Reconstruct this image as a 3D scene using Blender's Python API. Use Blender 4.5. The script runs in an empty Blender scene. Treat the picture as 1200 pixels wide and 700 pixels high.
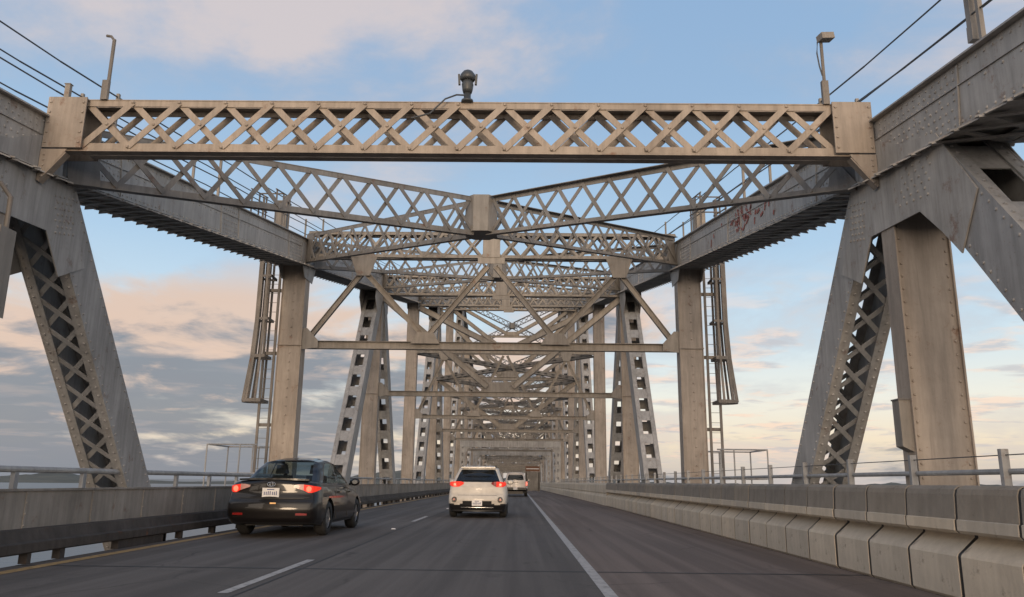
import bpy, math, random
from mathutils import Vector, Matrix
R = math.radians
random.seed(7)
SC = bpy.context.scene
COL = SC.collection

# ------------------------------------------------------------------ materials
def new_mat(name):
    m = bpy.data.materials.new(name); m.use_nodes = True
    nt = m.node_tree; nt.nodes.clear()
    out = nt.nodes.new('ShaderNodeOutputMaterial')
    b = nt.nodes.new('ShaderNodeBsdfPrincipled')
    nt.links.new(b.outputs[0], out.inputs[0])
    return m, nt, b, out
def N(nt, typ, **kw):
    n = nt.nodes.new(typ)
    for k, v in kw.items():
        if k.startswith('_'): setattr(n, k[1:], v)
        else: n.inputs[k.replace('__', ' ')].default_value = v
    return n
def ramp(nt, stops):
    r = nt.nodes.new('ShaderNodeValToRGB'); e = r.color_ramp.elements
    e[0].position, e[0].color = stops[0][0], (*stops[0][1], 1)
    e[1].position, e[1].color = stops[-1][0], (*stops[-1][1], 1)
    for p, c in stops[1:-1]:
        x = e.new(p); x.color = (*c, 1)
    return r
def g3(v): return (v, v, v)
def mixc(nt, fac, a, b, mode='MIX'):
    m = nt.nodes.new('ShaderNodeMix'); m.data_type = 'RGBA'; m.blend_type = mode
    for sock, val in ((m.inputs[0], fac), (m.inputs[6], a), (m.inputs[7], b)):
        if hasattr(val, 'is_output'): nt.links.new(val, sock)
        elif isinstance(val, tuple): sock.default_value = (*val, 1) if len(val) == 3 else val
        else: sock.default_value = val
    return m.outputs[2]

def weathered(name, base, dirt, rust=(0.16, 0.07, 0.035), rust_amt=0.5, rough=0.6, scale=1.0, bump=0.15, streak=True, spec=0.35):
    m, nt, b, out = new_mat(name); L = nt.links.new
    tc = nt.nodes.new('ShaderNodeTexCoord')
    n1 = N(nt, 'ShaderNodeTexNoise', Scale=0.9*scale, Detail=8, Roughness=0.62)
    L(tc.outputs['Object'], n1.inputs['Vector'])
    r1 = ramp(nt, [(0.32, dirt), (0.66, base)]); L(n1.outputs[0], r1.inputs[0])
    mp = nt.nodes.new('ShaderNodeMapping'); mp.inputs['Scale'].default_value = (5*scale, 5*scale, 0.5*scale)
    L(tc.outputs['Object'], mp.inputs[0])
    n2 = N(nt, 'ShaderNodeTexNoise', Scale=1.6, Detail=6, Roughness=0.7); L(mp.outputs[0], n2.inputs['Vector'])
    r2 = ramp(nt, [(0.36, g3(0.72)), (0.62, g3(1.06))]); L(n2.outputs[0], r2.inputs[0])
    c = mixc(nt, 0.8 if streak else 0.3, r1.outputs[0], r2.outputs[0], 'MULTIPLY')
    n3 = N(nt, 'ShaderNodeTexNoise', Scale=3.2*scale, Detail=10, Roughness=0.75); L(tc.outputs['Object'], n3.inputs['Vector'])
    r3 = ramp(nt, [(0.585, g3(0)), (0.68, g3(min(1, rust_amt*1.25)))]); L(n3.outputs[0], r3.inputs[0])
    c = mixc(nt, r3.outputs[0], c, rust)
    if streak:
        mp5 = nt.nodes.new('ShaderNodeMapping'); mp5.inputs['Scale'].default_value = (11*scale, 11*scale, 0.45*scale); mp5.inputs['Location'].default_value = (3, 5, 9)
        L(tc.outputs['Object'], mp5.inputs[0])
        n5 = N(nt, 'ShaderNodeTexNoise', Scale=1.3, Detail=5, Roughness=0.6); L(mp5.outputs[0], n5.inputs['Vector'])
        r5 = ramp(nt, [(0.60, g3(0)), (0.72, g3(0.5))]); L(n5.outputs[0], r5.inputs[0])
        c = mixc(nt, r5.outputs[0], c, tuple(x*0.45 for x in base))
        n6 = N(nt, 'ShaderNodeTexNoise', Scale=26*scale, Detail=3, Roughness=0.6); L(tc.outputs['Object'], n6.inputs['Vector'])
        r6 = ramp(nt, [(0.68, g3(0)), (0.73, g3(0.8*rust_amt))]); L(n6.outputs[0], r6.inputs[0])
        c = mixc(nt, r6.outputs[0], c, tuple(x*1.1 for x in rust))
    oi = nt.nodes.new('ShaderNodeObjectInfo'); ro = ramp(nt, [(0.0, (0.86, 0.87, 0.89)), (0.5, g3(1.0)), (1.0, (1.1, 1.07, 1.03))]); L(oi.outputs['Random'], ro.inputs[0])
    c = mixc(nt, 1.0, c, ro.outputs[0], 'MULTIPLY')
    L(c, b.inputs['Base Color'])
    rr = ramp(nt, [(0.3, g3(rough-0.12)), (0.7, g3(rough+0.15))]); L(n3.outputs[0], rr.inputs[0])
    L(rr.outputs[0], b.inputs['Roughness'])
    b.inputs['Specular IOR Level'].default_value = spec
    bp = N(nt, 'ShaderNodeBump', Strength=bump, Distance=0.02)
    n4 = N(nt, 'ShaderNodeTexNoise', Scale=14*scale, Detail=6); L(tc.outputs['Object'], n4.inputs['Vector'])
    L(n4.outputs[0], bp.inputs['Height']); L(bp.outputs[0], b.inputs['Normal'])
    return m
def plain(name, col, rough=0.5, metal=0.0, spec=0.5, coat=0.0, emit=None, es=0.0):
    m, nt, b, out = new_mat(name)
    tc = nt.nodes.new('ShaderNodeTexCoord')
    n = N(nt, 'ShaderNodeTexNoise', Scale=6, Detail=5); nt.links.new(tc.outputs['Object'], n.inputs['Vector'])
    r = ramp(nt, [(0.3, tuple(c*0.86 for c in col)), (0.7, tuple(min(1, c*1.06) for c in col))])
    nt.links.new(n.outputs[0], r.inputs[0]); nt.links.new(r.outputs[0], b.inputs['Base Color'])
    b.inputs['Roughness'].default_value = rough; b.inputs['Metallic'].default_value = metal
    b.inputs['Specular IOR Level'].default_value = spec; b.inputs['Coat Weight'].default_value = coat
    b.inputs['Coat Roughness'].default_value = 0.05
    if emit:
        b.inputs['Emission Color'].default_value = (*emit, 1); b.inputs['Emission Strength'].default_value = es
    return m
def car_glass(name, tint, opacity):
    m, nt, b, out = new_mat(name)
    b.inputs['Base Color'].default_value = (0.012, 0.014, 0.016, 1); b.inputs['Roughness'].default_value = 0.04
    t = nt.nodes.new('ShaderNodeBsdfTransparent'); t.inputs[0].default_value = (*tint, 1)
    mx = nt.nodes.new('ShaderNodeMixShader'); mx.inputs[0].default_value = opacity
    nt.links.new(t.outputs[0], mx.inputs[1]); nt.links.new(b.outputs[0], mx.inputs[2]); nt.links.new(mx.outputs[0], out.inputs[0])
    return m

STEEL = weathered('grey_bridge_paint', (0.285, 0.26, 0.23), (0.19, 0.172, 0.15))
STEEL_D = weathered('grimy_bridge_paint', (0.23, 0.205, 0.18), (0.12, 0.113, 0.107), rust_amt=0.6)
RUSTY = weathered('rusty_curb_steel', (0.085, 0.072, 0.062), (0.04, 0.034, 0.03), rust_amt=0.7, rough=0.75)
TANP = weathered('faded_tan_bridge_paint', (0.37, 0.318, 0.268), (0.26, 0.222, 0.187))
GREYP = weathered('cool_grey_bridge_paint', (0.41, 0.395, 0.375), (0.30, 0.288, 0.27))
BRACEP = weathered('dull_grey_brace_paint', (0.26, 0.248, 0.232), (0.175, 0.166, 0.155))
GALV = weathered('galvanised_rail', (0.36, 0.365, 0.37), (0.24, 0.245, 0.25), rust_amt=0.35, rough=0.5)
CONC = weathered('barrier_concrete', (0.60, 0.52, 0.41), (0.45, 0.39, 0.31), rust=(0.14, 0.11, 0.085), rust_amt=0.45, rough=0.85, scale=1.4, bump=0.3, streak=False)
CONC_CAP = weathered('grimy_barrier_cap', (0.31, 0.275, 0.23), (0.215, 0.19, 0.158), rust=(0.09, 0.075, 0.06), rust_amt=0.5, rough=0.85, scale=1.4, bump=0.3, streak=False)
PARA = weathered('parapet_paint', (0.33, 0.295, 0.255), (0.20, 0.178, 0.152), rust_amt=0.4, rough=0.75, scale=0.8)
CABLE = plain('cable_steel', (0.06, 0.065, 0.07), 0.5)
REDP = plain('red_primer', (0.30, 0.10, 0.075), 0.7)
LAMPM = plain('lamp_casting', (0.05, 0.055, 0.06), 0.45)
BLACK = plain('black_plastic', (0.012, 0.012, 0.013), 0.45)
RUBBER = plain('tyre_rubber', (0.02, 0.02, 0.02), 0.8)
RIM = plain('alloy_rim', (0.35, 0.35, 0.36), 0.35, 0.8)
MIRG = plain('mirror_glass', (0.12, 0.13, 0.14), 0.15, 0.0)
CHROME = plain('bright_trim', (0.6, 0.6, 0.6), 0.2, 0.9)
SEDANP = plain('black_car_paint', (0.006, 0.0045, 0.004), 0.42, 0.0, 0.3, 0.55)
WHITEP = plain('white_car_paint', (0.56, 0.52, 0.46), 0.4, 0.0, 0.4, 0.3)
SILVER = plain('pale_car_paint', (0.42, 0.38, 0.35), 0.32, 0.0, 0.5, 0.6)
PLATE = plain('plate_white', (0.72, 0.70, 0.68), 0.5)
PLTXT = plain('plate_ink', (0.08, 0.1, 0.2), 0.5)
LENSD = plain('dark_red_lens', (0.22, 0.012, 0.01), 0.15, 0, 0.6, 0.8)
LENSC = plain('pale_lens', (0.55, 0.30, 0.26), 0.2, 0, 0.6, 0.8)
LIT = plain('lit_red_lens', (0.6, 0.02, 0.015), 0.2, emit=(1.0, 0.05, 0.02), es=0.55)
LITHOT = plain('lit_bulb_centre', (0.8, 0.1, 0.06), 0.2, emit=(1.0, 0.22, 0.12), es=1.2)
AMBER = plain('warm_trunk_lamp', (0.7, 0.4, 0.15), 0.3, emit=(1.0, 0.5, 0.2), es=0.35)
SEAT = plain('dark_seat_cloth', (0.03, 0.03, 0.032), 0.9)
GLASS = car_glass('tinted_car_glass', (0.62, 0.72, 0.74), 0.3)
GLASS_D = car_glass('dark_privacy_glass', (0.15, 0.16, 0.17), 0.8)
SIGNB = plain('brown_sign_face', (0.16, 0.07, 0.035), 0.6)

def asphalt(name, c0, c1):
    m, nt, b, out = new_mat(name); L = nt.links.new
    tc = nt.nodes.new('ShaderNodeTexCoord')
    n = N(nt, 'ShaderNodeTexNoise', Scale=0.35, Detail=9, Roughness=0.65)
    mp = nt.nodes.new('ShaderNodeMapping'); mp.inputs['Scale'].default_value = (2.2, 0.22, 1)
    L(tc.outputs['Object'], mp.inputs[0]); L(mp.outputs[0], n.inputs['Vector'])
    r = ramp(nt, [(0.3, c0), (0.7, c1)]); L(n.outputs[0], r.inputs[0])
    g = N(nt, 'ShaderNodeTexNoise', Scale=55, Detail=4, Roughness=0.8); L(tc.outputs['Object'], g.inputs['Vector'])
    r2 = ramp(nt, [(0.3, g3(0.72)), (0.7, g3(1.28))]); L(g.outputs[0], r2.inputs[0])
    c = mixc(nt, 0.8, r.outputs[0], r2.outputs[0], 'MULTIPLY')
    # worn wheel tracks and tar patches that stay with the surface
    v = N(nt, 'ShaderNodeTexNoise', Scale=1.1, Detail=3); mp2 = nt.nodes.new('ShaderNodeMapping')
    mp2.inputs['Scale'].default_value = (3.2, 0.05, 1); L(tc.outputs['Object'], mp2.inputs[0]); L(mp2.outputs[0], v.inputs['Vector'])
    r3 = ramp(nt, [(0.42, g3(0.78)), (0.6, g3(1.12))]); L(v.outputs[0], r3.inputs[0])
    c = mixc(nt, 0.8, c, r3.outputs[0], 'MULTIPLY')
    # fine cracks, dark stains and pale grit
    vo = nt.nodes.new('ShaderNodeTexVoronoi'); vo.feature = 'DISTANCE_TO_EDGE'; vo.inputs['Scale'].default_value = 0.55
    wp = N(nt, 'ShaderNodeTexNoise', Scale=2.2, Detail=6); L(tc.outputs['Object'], wp.inputs['Vector'])
    wv = mixc(nt, 0.22, tc.outputs['Object'], wp.outputs['Color'], 'ADD'); L(wv, vo.inputs['Vector'])
    rc = ramp(nt, [(0.0, g3(1)), (0.014, g3(0))]); L(vo.outputs['Distance'], rc.inputs[0])
    mk = N(nt, 'ShaderNodeTexNoise', Scale=0.3, Detail=3); L(tc.outputs['Object'], mk.inputs['Vector'])
    rk = ramp(nt, [(0.50, g3(0)), (0.60, g3(0.5))]); L(mk.outputs[0], rk.inputs[0])
    c = mixc(nt, mixc(nt, 1.0, rc.outputs[0], rk.outputs[0], 'MULTIPLY'), c, (0.02, 0.018, 0.016))
    st = N(nt, 'ShaderNodeTexNoise', Scale=1.7, Detail=5, Roughness=0.6); mp7 = nt.nodes.new('ShaderNodeMapping'); mp7.inputs['Scale'].default_value = (1, 0.4, 1)
    L(tc.outputs['Object'], mp7.inputs[0]); L(mp7.outputs[0], st.inputs['Vector'])
    rs = ramp(nt, [(0.62, g3(0)), (0.72, g3(0.5))]); L(st.outputs[0], rs.inputs[0]); c = mixc(nt, rs.outputs[0], c, tuple(x*0.4 for x in c0))
    gr = N(nt, 'ShaderNodeTexNoise', Scale=120, Detail=2); L(tc.outputs['Object'], gr.inputs['Vector'])
    rg = ramp(nt, [(0.66, g3(0)), (0.72, g3(0.5))]); L(gr.outputs[0], rg.inputs[0]); c = mixc(nt, rg.outputs[0], c, (0.25, 0.22, 0.19))
    L(c, b.inputs['Base Color']); b.inputs['Roughness'].default_value = 0.82; b.inputs['Specular IOR Level'].default_value = 0.25
    bp = N(nt, 'ShaderNodeBump', Strength=0.25, Distance=0.01); L(g.outputs[0], bp.inputs['Height']); L(bp.outputs[0], b.inputs['Normal'])
    return m
ASPH = asphalt('lane_asphalt', (0.100, 0.086, 0.076), (0.136, 0.118, 0.104))
ASPH2 = asphalt('shoulder_asphalt', (0.148, 0.112, 0.092), (0.188, 0.144, 0.118))
def paintmat(name, col):
    m, nt, b, out = new_mat(name); L = nt.links.new
    tc = nt.nodes.new('ShaderNodeTexCoord')
    n = N(nt, 'ShaderNodeTexNoise', Scale=9, Detail=9, Roughness=0.75); L(tc.outputs['Object'], n.inputs['Vector'])
    r = ramp(nt, [(0.34, tuple(c*0.4 for c in col)), (0.52, col)]); L(n.outputs[0], r.inputs[0])
    L(r.outputs[0], b.inputs['Base Color']); b.inputs['Roughness'].default_value = 0.7
    return m
WLINE = paintmat('worn_white_paint', (0.42, 0.39, 0.36))
YLINE = paintmat('worn_yellow_paint', (0.40, 0.25, 0.10))

# ------------------------------------------------------------------ mesh builder
class MB:
    def __init__(s): s.v = []; s.f = []
    def quad(s, *p):
        n = len(s.v); s.v += [tuple(q) for q in p]; s.f.append(tuple(range(n, n+len(p))))
    def hexa(s, c):
        n = len(s.v); s.v += [tuple(q) for q in c]
        for f in ((0,3,2,1),(4,5,6,7),(0,1,5,4),(1,2,6,5),(2,3,7,6),(3,0,4,7)): s.f.append(tuple(n+i for i in f))
    def box(s, x0, x1, y0, y1, z0, z1):
        s.hexa([(x0,y0,z0),(x1,y0,z0),(x1,y1,z0),(x0,y1,z0),(x0,y0,z1),(x1,y0,z1),(x1,y1,z1),(x0,y1,z1)])
    def bar(s, p, q, w, h, up=(0,0,1)):
        """box from p to q; h measured along up, w sideways"""
        p, q = Vector(p), Vector(q); d = (q-p).normalized(); u = Vector(up)
        a = d.cross(u)
        if a.length < 1e-4: a = d.cross(Vector((1,0,0)))
        a.normalize(); u = a.cross(d).normalized(); a *= w/2; u *= h/2
        s.hexa([p-a-u, p+a-u, q+a-u, q-a-u, p-a+u, p+a+u, q+a+u, q-a+u])
    def tube(s, pts, r, n=8, caps=True):
        pts = [Vector(p) for p in pts]; rings = []
        for i, p in enumerate(pts):
            d = (pts[min(i+1, len(pts)-1)]-pts[max(i-1, 0)]).normalized()
            a = d.cross(Vector((0,0,1)))
            if a.length < 1e-3: a = d.cross(Vector((1,0,0)))
            a.normalize(); b = a.cross(d); rr = r[i] if isinstance(r, (list, tuple)) else r
            k = len(s.v); rings.append(k)
            for j in range(n):
                t = 2*math.pi*j/n; s.v.append(tuple(p+(a*math.cos(t)+b*math.sin(t))*rr))
        for i in range(len(pts)-1):
            for j in range(n):
                a0, b0 = rings[i], rings[i+1]; j2 = (j+1) % n
                s.f.append((a0+j, a0+j2, b0+j2, b0+j))
        if caps:
            s.f.append(tuple(rings[0]+j for j in range(n))[::-1]); s.f.append(tuple(rings[-1]+j for j in range(n)))
    def rivet(s, p, nrm, r=0.017):
        r = r*1.3
        p = Vector(p); nrm = Vector(nrm).normalized()
        a = nrm.cross(Vector((0.31, 0.72, 0.62))).normalized(); b = nrm.cross(a)
        k = len(s.v)
        for rr, hh in ((r, 0.0), (r*0.62, r*0.62)):
            for j in range(6):
                t = j*math.pi/3; s.v.append(tuple(p+(a*math.cos(t)+b*math.sin(t))*rr+nrm*hh))
        for j in range(6): s.f.append((k+j, k+(j+1) % 6, k+6+(j+1) % 6, k+6+j))
        s.f.append(tuple(k+6+j for j in range(6)))
    def prism(s, poly, axis, a, b):
        """poly: 2D points; axis 'x': (y,z) extruded x a..b ; axis 'y': (x,z) extruded y a..b"""
        n = len(poly); k = len(s.v)
        for t in (a, b):
            for (u, w) in poly: s.v.append((t, u, w) if axis == 'x' else (u, t, w) if axis == 'y' else (u, w, t))
        s.f.append(tuple(range(k, k+n))[::-1]); s.f.append(tuple(range(k+n, k+2*n)))
        for i in range(n): s.f.append((k+i, k+(i+1) % n, k+n+(i+1) % n, k+n+i))
    def build(s, name, mat, parent=None, smooth=False, loc=None):
        me = bpy.data.meshes.new(name); me.from_pydata(s.v, [], s.f); me.update()
        import bmesh
        bm = bmesh.new(); bm.from_mesh(me); bmesh.ops.recalc_face_normals(bm, faces=bm.faces); bm.to_mesh(me); bm.free()
        if smooth: me.shade_smooth()
        for m in (mat if isinstance(mat, (list, tuple)) else [mat]): me.materials.append(m)
        o = bpy.data.objects.new(name, me); COL.objects.link(o)
        if parent: o.parent = parent
        if loc: o.location = loc
        return o
def tag(o, label=None, cat=None, group=None, kind=None):
    if label: o['label'] = label
    if cat: o['category'] = cat
    if group: o['group'] = group
    if kind: o['kind'] = kind
    return o
def empty(name, loc=(0,0,0), rz=0):
    o = bpy.data.objects.new(name, None); COL.objects.link(o); o.location = loc; o.rotation_euler = (0,0,rz); o.empty_display_size = 0.3
    return o
def copy_tree(o, parent=None):
    c = o.copy(); COL.objects.link(c)
    if parent: c.parent = parent
    for ch in [x for x in bpy.data.objects if x.parent == o]: copy_tree(ch, c)
    return c

# ------------------------------------------------------------------ camera
CH = 1.087
cam_d = bpy.data.cameras.new('camera'); cam = bpy.data.objects.new('camera', cam_d); COL.objects.link(cam)
cam_d.sensor_width = 36; cam_d.lens = 926.6/1200*36; cam_d.clip_end = 60000; cam_d.clip_start = 0.05
cam.matrix_world = Matrix.Translation((0,0,CH)) @ Matrix.Rotation(R(0.55), 4, 'Z') @ Matrix.Rotation(R(90+13.07), 4, 'X') @ Matrix.Rotation(R(0.63), 4, 'Z')
SC.camera = cam

# ------------------------------------------------------------------ geometry constants
XL, XR = -7.03, 5.26
HW = 0.36                       # half width of the box members across the bridge
Y1, LP = 10.42, 13.67
NK = 27
def YN(k): return Y1+LP*(k-1)
prof = {1:5.65, 2:8.1, 3:10.6, 4:13.1, 5:15.8, 6:18.8, 7:22.0}
def ZC(k):
    if k <= 0: return 5.65-1.78*(1-k)
    m = (k-1) % 12 + 1
    return prof[m] if m <= 7 else prof[14-m]
ZB = -11.0
XC = (XL+XR)/2

bridge = empty('truss_bridge')
tag(bridge, 'grey riveted steel truss bridge with lattice portals framing the roadway', 'bridge')

def member(mb, x, p, q, width, depth, face='laced', back='laced', rivets=0, pitch=0.0, t=0.02):
    """box member in the YZ plane at lateral centre x, from p=(y,z) to q; two solid side plates,
    faces (toward +n / -n) laced, perforated or solid. n is the in-plane normal."""
    P, Q = Vector((x, *p)), Vector((x, *q)); d = (Q-P); L = d.length; d.normalize()
    X = Vector((1,0,0)); n = X.cross(d).normalized()
    hw, hd = width/2, depth/2
    for sx in (-1, 1):
        a = P+X*sx*(hw-t/2); b = Q+X*sx*(hw-t/2)
        mb.bar(a, b, t, depth, up=n)
        for sn in (-1, 1):                                     # corner angles
            off = n*sn*(hd-0.012)+X*sx*(hw-0.09)
            mb.bar(P+off, Q+off, 0.14, 0.016, up=n)
            if rivets:
                m = int(L/0.16)
                for i in range(m):
                    c = P+d*(i+0.5)*L/m+n*sn*(hd-0.07)+X*sx*hw
                    if c.z > -0.2 and (sx*(-1 if x > 0 else 1)) > 0: mb.rivet(c, X*sx)
                    c2 = P+d*(i+0.5)*L/m+n*sn*(hd)+X*sx*(hw-0.07)
                    if c2.z > -0.2: mb.rivet(c2, n*sn)
    for sn, kind in ((1, face), (-1, back)):
        o = n*sn*(hd-0.03)
        if kind == 'solid':
            mb.bar(P+o, Q+o, width-2*t-0.004, 0.016, up=n)
        elif kind == 'laced':
            pc = pitch or width*0.85; m = max(1, int(L/pc))
            for i in range(m):
                a = P+d*(i*L/m); b = P+d*((i+1)*L/m); w = X*(hw-0.1)
                mb.bar(a+o-w, b+o+w, 0.075, 0.014, up=n)
                o2 = n*sn*(hd-0.047)
                mb.bar(a+o2+w, b+o2-w, 0.075, 0.014, up=n)
        elif kind == 'perf':
            pc = pitch or 1.0; m = max(1, int(L/pc)); hwid = width*0.245
            for sx in (-1, 1):
                c = X*sx*(hw-t-(hw-t-hwid)/2)
                mb.bar(P+o+c, Q+o+c, hw-t-hwid-0.002, 0.016, up=n)
            for i in range(m+1):
                c0 = max(0, i*L/m-pc*0.21); c1 = min(L, i*L/m+pc*0.21)
                mb.bar(P+d*c0+o, P+d*c1+o, hwid*2-0.002, 0.016, up=n)

def chord(k, x, side):
    """upper chord panel from node k to k+1"""
    mb = MB(); p, q = (YN(k), ZC(k)), (YN(k+1), ZC(k+1))
    P, Q = Vector((x, *p)), Vector((x, *q)); d = (Q-P); L = d.length; d.normalize(); X = Vector((1,0,0)); n = X.cross(d).normalized()
    if n.z < 0: n = -n
    D = 0.76
    for sx in (-1, 1):
        mb.bar(P+X*sx*(HW-0.011), Q+X*sx*(HW-0.011), 0.022, D, up=n)
        mb.bar(P+X*sx*(HW+0.011)+n*0.12, Q+X*sx*(HW+0.011)+n*0.12, 0.014, 0.012, up=n)     # plate seam
    mb.bar(P+n*(D/2+0.012), Q+n*(D/2+0.012), 2*HW+0.16, 0.022, up=n)                  # cover plate
    # underside: outstanding legs, battens and a saw-tooth lacing edge
    for sx in (-1, 1): mb.bar(P+X*sx*(HW-0.02)-n*(D/2+0.01), Q+X*sx*(HW-0.02)-n*(D/2+0.01), 0.2, 0.018, up=n)
    if k < 9:
        m = int(L/0.46)
        for i in range(m):
            a = P+d*(i*L/m); b = P+d*((i+1)*L/m); o = -n*(D/2+0.035)
            mb.bar(a+o-X*(HW+0.12), b+o+X*(HW+0.12), 0.085, 0.02, up=n)
            mb.bar(a+o-n*0.022+X*(HW+0.12), b+o-n*0.022-X*(HW+0.12), 0.085, 0.02, up=n)
            mid = (a+b)/2-n*(D/2+0.02)
            for sx in (-1, 1):                                                       # teeth
                c = [a+X*sx*(HW+0.06)-n*(D/2+0.024), b+X*sx*(HW+0.06)-n*(D/2+0.024), mid+X*sx*(HW+0.20)-n*0.06]
                k0 = len(mb.v); mb.v += [tuple(v) for v in c]+[tuple(v-n*0.02) for v in c]
                mb.f += [(k0,k0+1,k0+2),(k0+3,k0+5,k0+4),(k0,k0+3,k0+4,k0+1),(k0+1,k0+4,k0+5,k0+2),(k0+2,k0+5,k0+3,k0)]
        mb.bar(P-n*(D/2-0.05), Q-n*(D/2-0.05), 2*HW-0.06, 0.012, up=n)
    else:
        mb.bar(P-n*(D/2+0.035), Q-n*(D/2+0.035), 2*HW, 0.02, up=n)
    if k <= 2:                                                                        # rivets on the roadway side
        s_in = -side
        m = int(L/0.15)
        for i in range(m):
            for dz in (-0.31, 0.31, 0.06):
                if dz == 0.06 and i % 2: continue
                mb.rivet(P+d*(i+0.5)*L/m+n*dz+X*s_in*HW, X*s_in, 0.016)
        for (s0, s1) in ((0.3, 1.9), (L-2.2, L-0.3), (L*0.5-0.5, L*0.5+0.5)):
            t = s0
            while t < s1:
                for j, dz in enumerate((-0.22, -0.12, -0.02, 0.14, 0.22)):
                    mb.rivet(P+d*(t+0.05*(j % 2))+n*dz+X*s_in*HW, X*s_in, 0.017)
                t += 0.13
        for t in (0.28, 1.95, L*0.5-0.55, L*0.5+0.55, L-2.3):                         # splice plates' edges
            mb.bar(P+d*t+X*s_in*(HW+0.012)-n*0.35, P+d*t+X*s_in*(HW+0.012)+n*0.35, 0.02, 0.02, up=X)
    o = mb.build('top_chord', GREYP, bridge)
    return o

# top chords, posts and diagonals ------------------------------------------------
for side, x in ((-1, XL), (1, XR)):
    for k in range(0, NK):
        c = chord(k, x, side)
        if k == 1 and side == 1:
            c['label'] = 'chord panel daubed with red paint marks'
            rp = MB()
            P, Q = Vector((x, YN(1), ZC(1))), Vector((x, YN(2), ZC(2))); d = (Q-P).normalized(); n = Vector((0, -d.z, d.y))
            for i in range(46):
                s = random.gauss(6.1, 1.1); h = random.uniform(-0.2, 0.28); ln = random.uniform(0.07, 0.26)
                ang = random.choice([0.3, 1.2, 1.9, 2.6])+random.uniform(-0.3, 0.3)
                c0 = P+d*s+n*h+Vector((-HW-0.013, 0, 0)); e = d*math.cos(ang)*ln/2+n*math.sin(ang)*ln/2
                rp.bar(c0-e, c0+e, 0.03+random.random()*0.035, 0.006, up=(1,0,0))
            rp.build('paint_mark', REDP, c)
    for k in range(1, NK+1):
        y, z = YN(k)-((0.85 if side < 0 else 0.32) if k == 1 else 0), ZC(k)
        mb = MB(); w = 0.72
        near = k <= 2
        # front and back cover plates make the post a closed box toward the traffic
        dy = 0.22 if k > 1 else 0.15
        mb.box(x-HW+0.004, x+HW-0.004, y-dy, y-dy+0.02, ZB, z-0.3)
        mb.box(x-HW+0.004, x+HW-0.004, y+dy-0.02, y+dy, ZB, z-0.3)
        for sx in (-1, 1): mb.box(x+sx*(HW-0.011)-0.011, x+sx*(HW-0.011)+0.011, y-dy-0.03, y+dy+0.03, ZB, z-0.3)
        if near or k == 3:
            zz = 0.0; r_ = 0.016 if k < 3 else 0.022
            while zz < z-0.7:
                if k == 1:
                    for xx in (x-HW+0.06, x+HW-0.07): mb.rivet((xx, y-dy, zz), (0,-1,0), r_)
                else: mb.rivet((x+0.02, y-dy, zz), (0,-1,0), 0.024)
                zz += 0.17 if k == 1 else 0.27
            mb.box(x-HW-0.015, x+HW+0.015, y-dy-0.045, y+dy+0.045, 5.1, 5.13) if k > 1 else None
        mb.build('vertical_post', TANP, bridge)
    for k in range(1, NK+1, 2):
        y, z = YN(k), ZC(k)
        for s in (-1, 1):
            mb = MB()
            if k == 1:
                kw = dict(face='solid', back='perf', pitch=1.25) if s < 0 else dict(face='laced', back='laced', pitch=0.5)
            else: kw = dict(face='perf', back='perf', pitch=1.15)
            member(mb, x, (y+(s*0.12 if not (k == 1 and s < 0) else -0.95), z-0.15), (y+s*LP-(0.95 if (k == 1 and s < 0) else 0), ZB), 2*HW-0.008, 0.7 if k == 1 else 0.8, rivets=(k == 1), **kw)
            mb.build('diagonal_member', GREYP, bridge)
    # gusset plates at the nodes
    for k in range(1, 10):
        y, z = YN(k), ZC(k); mb = MB(); si = -side
        if k % 2: poly = [(y-2.0, z-0.28-0.2*(k>1)), (y-0.4, z+0.36), (y+0.4, z+0.38), (y+1.15, z-0.1), (y+1.35, z-1.25), (y+0.85, z-1.75), (y+0.1, z-1.0), (y-0.25, z-0.98), (y-1.55, z-1.85), (y-2.2, z-1.25)]
        else: poly = [(y-0.9, z-0.36), (y-0.9, z+0.1), (y+0.9, z+0.42), (y+0.9, z-0.1), (y+0.45, z-0.9), (y-0.45, z-0.9)]
        if k == 1: poly = [(y+0.48, z-0.03), (y+0.73, z-0.75), (y+1.20, z-1.45), (y+0.56, z-1.75), (y+0.13, z-1.19), (y-1.22, z-1.29), (y-1.67, z-1.70), (y-2.0, z-2.05), (y-2.42, z-1.45), (y-1.92, z-0.75), (y-1.75, z-0.50), (y-0.92, z-0.27), (y-0.02, z+0.20)]
        for sx in (-1, 1):
            a = x+sx*(HW+0.004); mb.prism(poly, 'x', min(a, a+sx*0.018), max(a, a+sx*0.018))
        if k == 1:
            xi = x+si*(HW+0.022)
            for i in range(9):
                for j in range(7):
                    for (cy, cz, ax, bx) in ((y-1.2, z-0.85, (0.095, 0.03), (-0.03, 0.085)), (y+0.5, z-0.85, (0.06, 0.03), (-0.02, 0.085))):
                        py = cy+(i-4)*ax[0]*0.9+(j-3)*bx[0]; pz = cz+(j-3)*bx[1]+(i-4)*ax[1]*0.4
                        if (i+j) % 2 == 0: mb.rivet((xi, py, pz), (si, 0, 0), 0.018)
        mb.build('gusset_plate', GREYP, bridge)

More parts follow.
